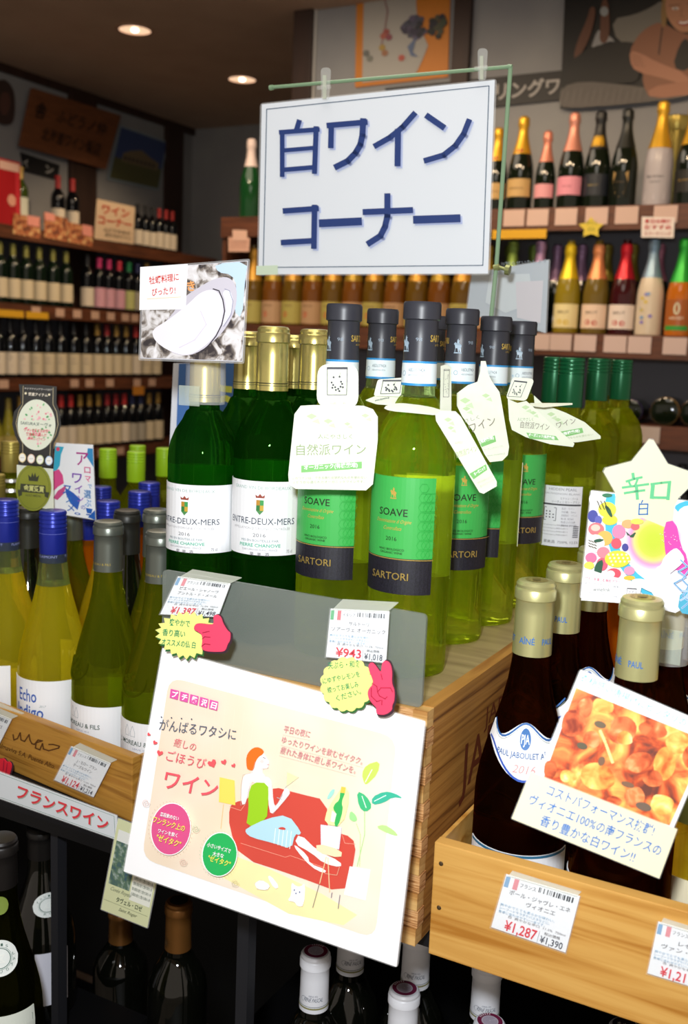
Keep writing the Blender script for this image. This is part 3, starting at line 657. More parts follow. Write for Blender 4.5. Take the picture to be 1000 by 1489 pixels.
pbox('front_panel', -.58, -.30, 1.405, 1.417, ZT, ZC, W_FRONT, rcr); pbox('side_panel', -.312, -.30, 1.4175, 1.80, ZT, ZC, W_SIDE, rcr); pbox('side_panel', -.58, -.568, 1.4175, 1.80, ZT, ZC, W_SIDE, rcr); pbox('top_panel', -.5675, -.3125, 1.4175, 1.79, ZC-.01, ZC-.0015, W_TOP, rcr)
# right crate
YR = .727
rc = empty('right_wine_crate', (-.29, YR, ZT), label='low pale wooden crate at lower right holding the dark gold-capped bottles', cat='crate')
rt = ony(700, 1243, YR).z
pbox('front_board', -.292, .22, YR, YR+.012, ZT-.002, rt, W_BOARD, rc, bev=.001)
pbox('side_board', -.292, -.2885, YR+.0125, 1.30, ZT, rt-.001, W_BOARD, rc); pbox('side_board', .209, .22, YR+.0125, 1.30, ZT, rt-.001, W_BOARD, rc)
pbox('back_board', -.285, .208, 1.288, 1.30, ZT, rt, W_BOARD, rc); pbox('bottom_board', -.285, .208, YR+.013, 1.287, ZT, ZT+.006, W_BOARD, rc)
for px, py in [(638, 1256), (635, 1320)]:
    p = ony(px+3, py, YR); o = link('nail', lathe('nail', [(.0001, .0012), (.0014, .0009), (.002, 0)], mat('5a4a34', .4, metal=.6), 12, cap=False), rc); o.location = p-rc.location; o.rotation_euler = (R(90), 0, 0)
# left crate, turned a little
LYAW = R(-8); LO = on(0, 1029, 2, 1.037); 
lc = empty('left_wine_crate', (LO.x, LO.y, ZT), LYAW, label='long wooden wine crate at left with burnt script lettering on its front', cat='crate')
MI = Matrix.Translation(lc.location) @ Matrix.Rotation(LYAW, 4, 'Z')
def lbox(name, x0, x1, y0, y1, z0, z1, m, **k): return box(name, ((x0+x1)/2, (y0+y1)/2, (z0+z1)/2), (x1-x0, y1-y0, z1-z0), m, lc, **k)
LH = 1.037-ZT
lbox('front_board', -.50, .218, 0, .012, 0, LH, W_BOARD2, bev=.001); lbox('back_board', -.50, .218, .440, .45, 0, LH, W_BOARD2)
lbox('side_board', -.50, -.49, .0125, .4395, 0, LH-.001, W_BOARD2); lbox('side_board', .2135, .218, .0125, .4395, 0, LH-.001, W_BOARD2); lbox('bottom_board', -.489, .213, .013, .439, 0, .006, W_BOARD2)
LP = Flat(lc.location+Vector((0, 0, .03)), (0, 0, LYAW))
A = art_on(LP, lc, MI.inverted(), .0006)
SCR = mat('5c3510', .6)
def cr(x, y, ox, oy, s): return (ox+x/s, oy+y/s)
def P_(lst, ox, oy, s): return [(ox+x/s, oy+y/s) for x, y in lst]
A.line(P_([(75, 800), (80, 830), (100, 822), (115, 790), (120, 830), (140, 838), (165, 800), (170, 830), (180, 850), (195, 855), (215, 830), (240, 835), (205, 845), (200, 875), (225, 885), (240, 850), (245, 880), (275, 890), (330, 875), (335, 865), (300, 855), (275, 855)], 0, 860, 3.846), 1.9, SCR)
A.text('Viña Almaviva S.A. Puente Alto.', -20, 1079, 80, 1118, 7, SCR, .008)
A.done('burnt_lettering')
# acrylic board on the crate front
AY = .7265
asurf = Flat((-.43, CY0+.004, 1.2), (0, 0, 0))
ac = empty('frosted_acrylic_board', asurf(238, 950), label='frosted grey acrylic board standing upright along the front edge of the centre crate', cat='board')
inv = Matrix.Translation(-Vector(ac.location))
FROST = mat('848b84', .22, alpha=.52)
lo = on(237, 950, 1, CY0+.004).x
zt = [asurf(237, 828), asurf(620, 895)]; zz = ZC+.0005
o = slab('acrylic_sheet', lambda x, y, f=0: Vector((x, CY0+.0035-f, y)), rrect([(zt[0].x, zt[0].z), (zt[1].x, (zt[1].z+zt[0].z)/2), (zt[1].x, zz), (zt[0].x, zz)], .06), .003, FROST, ac); o.data.transform(inv)
# ------------------------------------------------------------------ bottles on the centre crate
def cb(key, nm, px, py, d, rz, label, group=None, **k): return place(key, nm, px, py, d, ZC-.001, rz, label, group, **k)
GE = 'gold-capped dark green bottles on the centre crate'; GS = 'black-capped pale wine bottles on the centre crate'
cb('edm', 'wine_bottle', 299, 500, .998, R(7), 'dark green bottle with white label below the oyster card, leftmost on centre crate', GE)
cb('edm', 'wine_bottle', 398, 476, .971, R(19), 'dark green gold-capped bottle with white label, second from left on centre crate', GE)
cb('edm', 'wine_bottle', 362, 483, 1.07, 0, 'gold-capped bottle right behind the oyster card corner', GE)
cb('edm', 'wine_bottle', 428, 488, 1.15, 0, 'gold-capped bottle farthest back, seen between two nearer gold caps', GE)
cb('edm', 'wine_bottle', 458, 480, 1.040, 0, 'gold-capped bottle partly hidden behind the left white grape neck tag', GE)
cb('soave', 'wine_bottle', 501, 443, .935, R(-3), 'green-labelled bottle wearing the large white neck tag in front', GS)
cb('soave', 'wine_bottle', 614.5, 440, .885, R(-3), 'nearest green-labelled bottle, clear neck and whole label in view', GS)
cb('soave', 'wine_bottle', 557, 450, 1.063, R(2), 'black-capped bottle in second row between the two front green-labelled bottles', GS)
cb('soave', 'wine_bottle', 630, 460, 1.16, 0, 'black-capped bottle almost hidden behind the nearest green-labelled bottle', GS)
cb('soave', 'wine_bottle', 673, 450, .995, R(38), 'black-capped bottle with gold cap lettering, second in the right-hand column', GS)
cb('soave', 'wine_bottle', 722, 461, 1.07, R(-12), 'black-capped bottle with gold lettering, third in the right-hand column', GS)
cb('soave', 'wine_bottle', 760, 468, 1.155, R(40), 'rearmost black-capped bottle in the right-hand column', GS)
GH = 'dark green screw-capped bottles behind the centre crate display'
for px, py, d, rz, s in [(832, 521, 1.203, R(8), 'nearest green screw-capped bottle showing a grey-white back label'), (808, 520, 1.31, 0, 'green screw-capped bottle farthest left, in shade behind the neck tags'), (871, 522, 1.42, R(-150), 'green screw-capped bottle third from left with yellow wine'), (876, 522, 1.62, R(160), 'green screw-capped bottle hidden between two others, narrow sliver of cap'), (905, 524, 1.50, R(-150), 'rightmost green screw-capped bottle')]:
    cb('hidden', 'screw_cap_bottle', px, py, d, rz, s, GH)
# ------------------------------------------------------------------ bottles in the right crate
ZR = ZT+.007; GJ = 'dark bottles with gold capsules in the right crate'
def rb(px, py, d, rz, label): return place('jab', 'rhone_bottle', px, py, d, ZR, rz, label, GJ)
rb(780, 845, .843, R(17), 'dark gold-capped bottle at left of right crate, wavy white shoulder label')
rb(823, 820, .918, R(-36), 'dark gold-capped bottle just behind the leftmost one in the right crate')
rb(866, 797, 1.004, R(20), 'dark gold-capped bottle third in line under the fruit collage card')
rb(934, 870, .780, R(-40), 'large near dark bottle with gold cap behind the fried chicken card')
rb(974, 842, .896, R(30), 'dark gold-capped bottle with clear plastic clip holder under the fruit collage card')
rb(1016, 820, .975, R(-25), 'dark gold-capped bottle at the right picture edge')
place('blue_rose', 'amber_bottle', 912, 800, 1.125, ZR, 0, 'amber wine bottle glimpsed between dark bottles in the right crate')
kind('edge', P4, .292, G_YEL, GREYCAP, [('cream_label', .012, .075, 1.2, mat('e8e0c0', .5)), ('green_medal', .12, .15, .4, mat('8f9a50', .5))], capz=.232)
place('edge', 'clear_bottle', 1056, 880, .812, ZR, R(-15), 'yellow clear bottle with cream label cut by the right picture edge')
# ------------------------------------------------------------------ bottles in the left crate
ZL = ZT+.007
def lb(key, nm, px, py, d, rz, label, group=None): return place(key, nm, px, py, d, ZL, rz, label, group)
GB = 'bottles with blue screw caps in the left crate'; GG = 'bottles with grey capsules in the left crate'
lb('echo', 'blue_cap_bottle', 77, 743, 1.170, R(17), 'pale yellow wine bottle with blue screw cap and blue lettering label', GB)
lb('echo', 'blue_cap_bottle', 8, 727, 1.215, R(-12), 'yellow wine bottle with blue screw cap at the left picture edge', GB)
lb('moreau', 'grey_cap_bottle', 157.5, 758, 1.121, R(3), 'olive green bottle with grey capsule and white steeple label, second from the right crate end', GG)
lb('moreau', 'grey_cap_bottle', 234, 772, 1.077, R(14), 'olive green grey-capped bottle half behind the white illustrated poster', GG)
lb('grey_olive', 'grey_cap_bottle', 228, 741, 1.187, 0, 'grey-capped bottle directly behind the rightmost grey-capped one', GG)
lb('blue_clear', 'blue_cap_bottle', 157, 729, 1.321, 0, 'blue screw cap bottle right behind the nearest grey capsule', GB)
lb('blue_rose', 'blue_cap_bottle', 203, 715, 1.40, 0, 'blue screw cap bottle with amber wine, fourth cap from left', GB)
lb('blue_clear', 'blue_cap_bottle', 217, 702, 1.48, 0, 'blue screw cap bottle behind the amber one', GB)
lb('blue_clear', 'blue_cap_bottle', 147, 708, 1.543, 0, 'blue screw cap bottle half hidden by the aroma card', GB)
lb('blue_rose', 'blue_cap_bottle', 129, 742, 1.458, 0, 'amber wine bottle under the lower edge of the aroma card', GB)
for px, py, d, s in [(40, 738, 1.30, 'dark bottle between the two leftmost blue screw caps'), (103, 730, 1.374, 'dark bottle right of the nearest blue screw cap'), (185, 742, 1.248, 'dark bottle between grey capsule and amber bottle'), (70, 705, 1.495, 'dark bottle below the gold medal tag')]:
    lb('dark_burg' if px != 103 else 'grey_olive', 'dark_wine_bottle', px, py, d, 0, s, 'dark bottles standing between the blue screw caps')
GLm = 'lime green screw cap bottles behind the left crate'
for px, py, d, s in [(157, 653, 1.80, 'leftmost lime green screw cap bottle'), (198, 657, 1.74, 'lime green screw cap bottle second from left, nearer one'), (200, 648, 1.95, 'lime green screw cap bottle farther back of the stacked pair'), (239, 652, 1.86, 'lime green screw cap bottle beside the dark green bottle edge')]:
    place('lime', 'screw_cap_bottle', px, py, d, ZT, R(-4), s, GLm)
place('goldcap', 'screw_cap_bottle', 16, 642, 1.60, ZT+.05, 0, 'bottle with gold screw cap and silver neck bands left of the award tag')
place('goldcap', 'screw_cap_bottle', -8, 690, 1.50, ZT+.02, 0, 'bottle with silver bands at the extreme left edge')
# ------------------------------------------------------------------ lower cabinet bottles
ZS = .535
GW = 'dark bottles with white capsules on the lower shelf'
for px, py, d, rz, s in [(459, 1384, 1.065, R(25), 'white-capped bottle at left below the poster edge'), (512, 1335, 1.13, R(40), 'white-capped bottle mostly hidden by the poster corner'), (607, 1352, 1.10, R(25), 'white-capped bottle directly under the crate corner'),
                         (588, 1438, 1.03, R(70), 'white-capped bottle nearest the bottom centre edge'), (709, 1400, 1.069, R(25), 'white-capped bottle under the right crate board'), (712, 1486, .996, R(60), 'white-capped bottle cut by the bottom edge')]:
    p = at(px, py, d); h = K['white_cap'][1]; z = p.z-h
    place('white_cap', 'white_cap_bottle', px, py, (d), ZS, rz, s, GW)
place('copper', 'copper_cap_bottle', 260, 1310, 1.19, ZS, R(20), 'dark bottle with copper capsule standing free in the black cabinet', 'copper-capped bottles in the cabinet')
place('copper', 'copper_cap_bottle', 176, 1320, 1.30, ZS, 0, 'dark bottle with copper capsule hidden behind the hanging leaflet', 'copper-capped bottles in the cabinet')
place('latour', 'cabinet_bottle', 1, 1218, 1.02, .664, R(42), 'olive bottle with round white crest seal at lower left edge', 'crest-sealed bottles in the cabinet')
place('latour_turned', 'cabinet_bottle', 60, 1200, 1.20, .664, R(10), 'dark bottle with white crest seal behind the cabinet post', 'crest-sealed bottles in the cabinet')
kind('round_top', P6, .300, G_DARK, mat('c8c8cc', .35), [], capz=.240, disc=lambda A: (A.disc(0, 0, .012, .012, '2a1c2a', 24), A.text('★★★', -.008, -.002, .008, -.002, .005, 'd8d0c0')))
place('round_top', 'white_cap_bottle', 908, 1492, 1.02, ZS, 0, 'white-rimmed bottle top with dark disc at the bottom right edge')

# ------------------------------------------------------------------ big sign and its stand
sp_ = Flat((-0.5901, 1.1431, 1.6488), (-0.025, -0.025, 0.084))
r_, iv = lam_card('wine_corner_sign', sp_, [(378, 150), (722, 114), (712, 400), (373, 401)], 'large white laminated sign with dark blue Japanese lettering, hanging above the bottles', 'sign', mat('e2e8f0', .5), margin=.008, rr=.02)
A = art_on(sp_, r_, iv)
A.line([(388, 159), (711, 125)], 1.2, '35506a'); A.line([(711, 125), (702, 386)], 1.2, '35506a'); A.line([(702, 386), (383, 389)], 1.2, '35506a'); A.line([(383, 389), (388, 159)], 1.2, '35506a')
NV = '213a78'; SH = 'b4c0e6'
Z3 = (360, 0, 2.941)
strokes = [  # measured stroke centre lines (crop units), 白ワイン / コーナー
 ([(222, 520), (210, 560)], 22), ([(150, 563), (150, 752)], 20), ([(142, 567), (304, 555)], 20), ([(295, 548), (288, 738)], 22), ([(150, 645), (292, 633)], 18), ([(150, 728), (290, 716)], 20),
 ([(358, 628), (360, 535)], 24), ([(347, 538), (508, 524)], 24), ([(496, 515), (493, 580), (484, 620), (464, 655), (430, 690), (380, 715)], 26),
 ([(715, 488), (665, 545), (610, 590), (548, 625)], 24), ([(645, 560), (643, 705)], 26), ([(770, 498), (838, 545)], 26), ([(948, 518), (925, 575), (890, 625), (840, 665), (762, 688)], 24),
 ([(160, 903), (300, 893)], 24), ([(289, 884), (286, 1058)], 24), ([(152, 1038), (290, 1030)], 24), ([(318, 956), (481, 948)], 34), ([(502, 908), (702, 900)], 26), ([(600, 836), (600, 925), (590, 970), (570, 1010), (520, 1042)], 26), ([(720, 941), (902, 935)], 34)]
for dx, c in ((7, SH), (0, NV)):
    for pts, wd in strokes: A.line([(360+(x+dx)/2.941, (y+dx)/2.941) for x, y in pts], wd/2.941, c)
A.poly([(374, 387), (405, 386), (405, 399.5), (373.5, 400)], 'cfe0c8')
A.done('lettering')
st = empty('sign_stand', at(715, 470, 1.235), label='slim clear green acrylic stand rod bent over the big white sign', cat='stand'); si = Matrix.Translation(-Vector(st.location))
ROD = mat('8fae8c', .15, alpha=.8)
q = Flat((-0.5901, 1.15, 1.6488), (-0.025, -0.025, 0.084))
V, Fc = join([tube_vf(q(395, 127), q(742, 97), .0022), tube_vf(q(742, 97), q(722, 380), .0026), tube_vf(q(722, 380), q(713, 470), .0026), tube_vf(q(392, 128), q(397, 127), .0032), tube_vf(q(738, 97), q(744, 98), .003)])
o = link('rod', mesh('rod', V, Fc, ROD), st); o.data.transform(si)
pb = q(713, 470); pe = Vector((pb.x, pb.y, ZC))
o = link('lower_post', mesh('lower_post', *tube_vf(pb, pe+Vector((0, 0, .002)), .0028), ROD), st); o.data.transform(si)
o = box('foot_plate', (0, 0, 0), (.016, .016, .002), ROD, st); o.location = pe-st.location+Vector((0, 0, .0012))
o = link('clamp_screw', mesh('clamp_screw', *join([tube_vf(q(724, 388), q(735, 392), .002), tube_vf(q(735, 392), q(741, 393), .006), tube_vf(q(718, 390), q(726, 388), .004)]), mat('9aa06a', .3, metal=.5)), st); o.data.transform(si)
for k, (px, py) in enumerate([(472, 128), (700, 100)]):
    fl_ = Flat((-0.5901, 1.1380, 1.6488), (-0.025, -0.025, 0.084))
    e = empty('clip', fl_(px, py), label=['clear plastic clip holding the big sign at its left', 'clear plastic clip holding the big sign at its right'][k], cat='clip', group='clear clips on the big sign'); ei = Matrix.Translation(-Vector(e.location))
    o = slab('clip_arm', fl_, rrect([(px-6, py-30), (px+9, py-30), (px+6, py+17), (px-5, py+18)], .45), .0012, CLEAR, e); o.data.transform(ei)
    o = slab('clip_spine', lambda x, y, f=0: fl_(x, y, f+.002), [(px-2, py-18), (px+3, py-18), (px+3, py+16), (px-2, py+16)], .001, mat('d5dccb', .2, alpha=.5), e); o.data.transform(ei)
    o = link('clip_roll', mesh('clip_roll', *tube_vf(fl_(px-9, py+1, .003), fl_(px+10, py-1, .003), .0022), CLEAR), e); o.data.transform(ei)

# paper notice behind, clamped on the stand
q2 = Flat(at(740, 430, 1.30), (0.03, 0.03, -.15))
r_, iv = lam_card('faded_notice', q2, [(684, 396), (800, 376), (795, 486), (676, 457)], 'faded white paper notice clamped to the stand right of the big sign', 'notice', mat('cdd6de', .6, alpha=.85))
A = art_on(q2, r_, iv); A.text('お知らせいたします', 728, 387, 796, 382, 6, '98a2aa'); A.poly([(712, 400), (770, 398), (776, 440), (735, 455), (706, 440)], 'd4dce0'); A.poly([(750, 410), (790, 408), (786, 470), (752, 462)], 'd9d6dc'); A.done('print')

# ------------------------------------------------------------------ cards, tags and posters
class Q:
    """card coordinates in millimetres on a photo-measured quad (TL,TR,BR,BL) of a surface"""
    down = False
    def __init__(s, surf, q, W, H): s.s = surf; s.q = q; s.W = W; s.H = H
    def px(s, x, y):
        u, v = x/s.W, 1-y/s.H; a, b, c, d = s.q
        return tuple((a[i]*(1-u)+b[i]*u)*(1-v)+(d[i]*(1-u)+c[i]*u)*v for i in (0, 1))
    def __call__(s, x, y, off=0): return s.s(*s.px(x, y), off)
def rr_mm(x0, y0, x1, y1, r, n=4):
    out = []
    for cx, cy, a in [(x1-r, y0+r, -90), (x1-r, y1-r, 0), (x0+r, y1-r, 90), (x0+r, y0+r, 180)]:
        out += [(cx+r*math.cos(R(a+90*i/n)), cy+r*math.sin(R(a+90*i/n))) for i in range(n+1)]
    return out
def card(name, surf, q, W, H, label, cat, paper='f3f3ee', group=None, th=.0005, outline=None, lam=False, rootpt=None):
    """root + sheet; returns (root, inv, Q-surface)"""
    f = Q(surf, q, W, H); c = f(W/2, 0); root = empty(name, c, label=label, cat=cat, group=group); inv = Matrix.Translation(-c)
    pm = paper if not isinstance(paper, str) else mat(paper, .5)
    if lam:
        o = slab('laminate', f, rr_mm(-lam, -lam, W+lam, H+lam, lam*1.5), .0004, LAM, root); o.data.transform(inv)
    o = slab('paper_sheet', lambda x, y, z=0: f(x, y, z+.0002), outline or [(0, 0), (W, 0), (W, H), (0, H)], th, pm, root); o.data.transform(inv)
    return root, inv, f
def price(surf, q, label, flag, lines, price1, price2, clip=True, group='white price tags on the crates', blurb=3):
    W, H = 56, 49
    r, iv, f = card('price_tag', surf, q, W, H, label, 'price tag', 'eef1f4', group)
    A = art_on(f, r, iv, .0004)
    A.grid(.6, 38, 3.8, 47.5, flag[0], 1, 1); A.grid(7, 38, 10.5, 47.5, flag[1], 1, 1)
    A.text(flag[2], 12, 41.5, 24, 41.5, 4, '55555c')
    x = 26
    while x < 53: wv = random.choice([.4, .7, 1.1]); A.grid(x, 42.2, x+wv, 46.6, '3a3f44', 1, 1); x += wv+random.choice([.5, .8, 1.2, 2])
    for i, (s, x0, x1) in enumerate(lines): A.text(s, x0, 33.2-i*6.2, x1, 33.2-i*6.2, 4.4, '6a6a70')
    for i in range(blurb): A.text(['爽やかでとても柔らかな味わい。', 'シーフードサラダやパスタなどに。', '食卓に合わせやすい一本です。'][i], 2, 21.5-i*3, 43-3*i, 21.5-i*3, 2.5, '90b4d0')
    A.text('白  爽やかな辛口  11.5%  750ml', 10, 13.2, 53, 13.2, 2.4, '85858c')
    A.text(price1, 9, 2.2, 33, 2.2, 8.6, 'dd4a54', .012); A.text(price2, 36, 2.0, 53, 2.0, 5.8, '4a4d58', .006); A.text('税込価格', 38, 9.2, 50, 9.2, 2.6, '6a6a70')
    A.line([(34.5, 1), (34.5, 11)], .3, 'a0a0a8'); A.done('lettering')
    if clip:
        V = [(2, 48.5, .0008), (54, 48.5, .0008), (58, 55, -.012), (4, 56, -.012)]
        top = [f(x, y, z) for x, y, z in V]; bot = [p-Vector((0, 0, .0006)) for p in top]
        o = link('clear_hook', mesh('clear_hook', top+bot, [(0, 1, 2, 3), (7, 6, 5, 4), (0, 4, 5, 1), (1, 5, 6, 2), (2, 6, 7, 3), (3, 7, 4, 0)], mat('dfe4d8', .12, alpha=.35)), r); o.data.transform(iv)
        o = slab('clear_sleeve', lambda x, y, z=0: f(x, y, z+.0008), [(-1, -1), (57, -1), (57, 49.5), (-1, 49.5)], .0003, mat('ffffff', .1, alpha=.08), r); o.data.transform(iv)
    return r
FR = ('6fa3cc', 'e0808c', 'フランス'); IT = ('3fae6a', 'e0606a', 'イタリア')
ap = Flat((-.43, .719, 1.2), (0, 0, 0))
price(ap, [(481, 885), (566, 889), (561, 964), (474, 955)], 'white price tag reading 943 yen on the right of the grey acrylic board', IT, [('サルトーリ', 19, 38), ('ソアーヴェ オーガニック', 3, 54)], '¥943', '¥1,018')
price(ap, [(259, 838), (335, 848.5), (317, 897), (233, 893)], 'white price tag reading 1,387 yen on the left of the grey acrylic board', FR, [('ピエール・シャノーヴ', 8, 48), ('アントル・ド・メール', 8, 48)], '¥1,387', '¥1,498')
rp = Flat((-.2, YR-.004, 1.03), (0, 0, 0))
price(rp, [(736, 1271), (843, 1303), (822, 1385), (714, 1348)], 'white price tag reading 1,287 yen on the right crate board', FR, [('ポール・ジャヴレ・エネ', 6, 52), ('ヴィオニエ', 20, 42)], '¥1,287', '¥1,390')
price(rp, [(957, 1340), (1064, 1372), (1046, 1447), (941, 1415)], 'white price tag cut by the right picture edge', FR, [('レゼルヴ', 18, 40), ('ヴァン・ド・ペイ', 6, 50)], '¥1,211', '¥1,308')
LPf = Flat(lc.location+Vector((-.004, -.006, .03)), (0, 0, LYAW))
price(LPf, [(104, 1085), (161, 1110), (136, 1159), (79, 1134)], 'white price tag reading 1,124 yen on the left crate board', FR, [('J・モロー ブラン', 16, 44), ('テーブルワイン', 14, 40)], '¥1,124', '¥1,214')
price(LPf, [(-38, 1023), (17, 1046), (-8, 1096), (-63, 1072)], 'white price tag at the left picture edge beside the pink hand', FR, [('エコー・アンディゴ', 8, 50), ('ブラン', 22, 38)], '¥1,287', '¥1,390')

# --- handwritten comment stickers with pink hands
def sticker(name, surf, outline, label, lines, paper='f2f28c', shadow='2f6a34'):
    cx = sum(p[0] for p in outline)/len(outline); cy = sum(p[1] for p in outline)/len(outline)
    c = surf(cx, cy); root = empty(name, c, label=label, cat='sticker'); iv = Matrix.Translation(-c)
    o = slab('paper_bubble', surf, outline, .0005, mat(paper, .5), root); o.data.transform(iv)
    o = slab('green_drop_shadow', lambda x, y, z=0: surf(x, y, z-.0006), [(x+1.5, y+3) for x, y in outline], .0004, mat(shadow, .5), root); o.data.transform(iv)  # dark green offset copy of the outline, a drop shadow put in as colour
    A = art_on(surf, root, iv, .0002)
    for s, x0, y0, x1, y1, h in lines: A.text(s, x0, y0, x1, y1, h, '0f8a5e', .012)
    A.done('handwriting'); return root
hs = Flat((-.43, .690, 1.15), (0, 0, 0))
burst = []
for i in range(44):
    a = 2*math.pi*i/44; rr_ = 1.0 if i % 2 else .84
    burst.append((271+rr_*(43+3*math.cos(2*a))*math.cos(a), 924+rr_*(35)*math.sin(a)-abs(math.cos(a))*3))
sticker('comment_sticker', hs, burst, 'spiky yellow paper burst with green handwriting at the left of the acrylic board', [('爽やかで', 246, 909, 276, 912, 10), ('香り高い', 236, 924, 269, 927, 10), ('オススメの仏 白', 235, 938, 284, 943, 10)])
cloud = []
for i in range(16):
    for j in range(4):
        a0 = 2*math.pi*i/16; a1 = 2*math.pi*(i+1)/16; t = j/4; a = a0+(a1-a0)*t; b = 1+.09*math.sin(math.pi*t)
        cloud.append((504+b*36*math.cos(a), 995+b*37*math.sin(a)))
sticker('comment_sticker', hs, cloud, 'scalloped yellow paper cloud with green handwriting under the 943 yen price tag', [('天ぷら・和食', 477, 973, 524, 970, 10), ('にゆずやレモンを', 470, 995, 524, 984, 9), ('絞ってお楽しみ', 477, 1008, 522, 999, 9), ('ください。', 490, 1020, 526, 1009, 9)])
def hand(name, surf, outline, creases, label, th=.0006, col='f0486a'):
    cx = sum(p[0] for p in outline)/len(outline); cy = sum(p[1] for p in outline)/len(outline); c = surf(cx, cy)
    big = [(cx+(x-cx)*1.07, cy+(y-cy)*1.07) for x, y in outline]
    root = empty(name, c, label=label, cat='sticker'); iv = Matrix.Translation(-c)
    o = slab('backing', lambda x, y, z=0: surf(x, y, z-.0007), [(x+1, y+1) for x, y in big], .0004, mat('3a2730', .5), root); o.data.transform(iv)
    o = slab('hand_shape', surf, outline, th, mat(col, .45), root); o.data.transform(iv)
    A = art_on(surf, root, iv, .0003)
    for cseg in creases: A.line(cseg, 1.1, 'a01838')
    A.done('crease_lines'); return root
def sm(pts, n=2):
    for _ in range(n):
        o = []
        for i in range(len(pts)):
            a, b = pts[i], pts[(i+1) % len(pts)]; o += [(a[0]*.75+b[0]*.25, a[1]*.75+b[1]*.25), (a[0]*.25+b[0]*.75, a[1]*.25+b[1]*.75)]
        pts = o
    return pts
hp = Flat((-.43, .686, 1.15), (0, 0, 0))
def cq(l, ox, oy, s): return [(ox+x/s, oy+y/s) for x, y in l]
hand('pink_hand', hp, sm(cq([(238, 965), (255, 945), (330, 955), (350, 950), (345, 905), (370, 897), (390, 915), (400, 950), (425, 990), (442, 1000), (440, 1045), (425, 1065), (415, 1100), (390, 1108), (300, 1105), (278, 1085), (285, 1050), (282, 1010), (260, 995), (240, 985)], 220, 660, 3.846)), [cq([(288, 1000), (325, 992)], 220, 660, 3.846), cq([(285, 1035), (300, 1022), (330, 1025)], 220, 660, 3.846), cq([(283, 1075), (300, 1062), (330, 1066)], 220, 660, 3.846)], 'pink cut-out hand pointing left over the yellow burst')
hand('pink_hand', hp, sm(cq([(480, 525), (505, 515), (530, 540), (570, 600), (575, 520), (600, 500), (635, 520), (650, 580), (645, 670), (668, 720), (665, 800), (648, 830), (650, 865), (600, 898), (540, 895), (530, 865), (540, 850), (500, 810), (470, 760), (475, 710), (515, 670), (500, 620), (478, 570)], 440, 860, 5)), [cq([(570, 600), (580, 640)], 440, 860, 5), cq([(515, 672), (540, 690), (545, 730), (560, 760), (600, 780), (615, 765)], 440, 860, 5), cq([(545, 730), (570, 700), (640, 700), (655, 730)], 440, 860, 5), cq([(500, 700), (500, 760), (540, 800), (570, 790)], 440, 860, 5), cq([(578, 790), (576, 825)], 440, 860, 5)], 'pink cut-out hand showing two fingers beside the yellow cloud')
hand('pink_hand', Flat(lc.location+Vector((0, -.02, .03)), (0, 0, LYAW)), sm([(-20, 1100), (0, 1104), (6, 1102), (9, 1108), (14, 1107), (17, 1112), (16, 1120), (12, 1130), (11, 1140), (4, 1152), (-8, 1158), (-25, 1150)]), [[(6, 1106), (5, 1120)], [(11, 1110), (9, 1124)]], 'red paper hand cut by the left picture edge above the white shelf strip', col='e8283c')

# --- white shelf strip: フランスワイン
fp = Flat((-.7, .757, .93), (0, 0, 0))
r, iv, f = card('shelf_strip_sign', fp, [(-28, 1112), (170, 1186), (172, 1222), (-40, 1147)], 205, 36, 'white strip sign with red Japanese lettering below the left crate', 'sign', 'dfe4e8', lam=1.2)
A = art_on(f, r, iv, .0004); A.line([(4, 2), (201, 2), (201, 34), (4, 34)], .5, '6a8a74')
A.text('フランスワイン', 60, 8, 193, 7.0, 20, 'a0b8a8', .03); A.text('フランスワイン', 59, 9, 192, 8.0, 20, 'e0404a', .03); A.done('lettering')
pbox('black_edge_strip', -2.0, -.60, .766, .772, ZT-.035, ZT-.001, BLACK)

# --- illustrated poster on the centre crate
PP = Flat((-0.4230, 0.6809, 1.0848), (-0.200, 0.013, -0.023))
PQ = [(235, 940), (620, 1048), (578, 1408), (178, 1268)]
r, iv = lam_card('illustrated_poster', PP, PQ, 'white laminated poster of a woman on a red sofa covering the centre crate front', 'poster', mat('fafafc', .4), margin=.005, rr=.02, th=.0007)
A = art_on(PP, r, iv, .0008)
PEACH = noise_mat('poster_peach', [(.35, 'f1dcc2'), (.7, 'f3e4d2')], (1, 1, 1), 14, 2, .5)
A.poly(rrect([(247, 984), (578, 1072), (546, 1365), (207, 1248)], .08), PEACH)
A.poly([(300, 1262), (330, 1240), (390, 1262), (470, 1300), (520, 1330), (500, 1345), (420, 1328)], 'f7e9ae')
for i in range(9): A.line([(300+i*14, 1020+i*4), (296+i*13, 1090+i*6)], .5, 'f6e2cc')
O, S_ = (320, 1060), .24
def pg(pts, c, o=O, s=S_, sub=1): A.poly(sm([(o[0]+x*s, o[1]+y*s) for x, y in pts], sub) if sub else [(o[0]+x*s, o[1]+y*s) for x, y in pts], c)
def ln(pts, wd, c, o=O, s=S_): A.line([(o[0]+x*s, o[1]+y*s) for x, y in pts], wd, c)
pg([(60, 470), (100, 440), (150, 430), (320, 345), (480, 390), (650, 430), (660, 640), (760, 630), (830, 690), (805, 850), (760, 1000), (440, 880), (130, 780), (60, 600)], 'd04a3c', sub=1)
ln([(130, 690), (400, 775), (430, 765), (640, 840)], .6, 'f0a890'); ln([(62, 470), (130, 492), (160, 450)], .6, 'f0a890'); ln([(745, 640), (760, 690), (825, 695)], .6, 'f0a890')
pg([(790, 830), (915, 850), (885, 1035), (755, 1000)], 'fbfbfb', sub=0)
ln([(880, 500), (880, 640), (835, 830)], 1.2, 'a8d890'); ln([(830, 570), (855, 640), (850, 830)], 1.0, 'b8dc98')
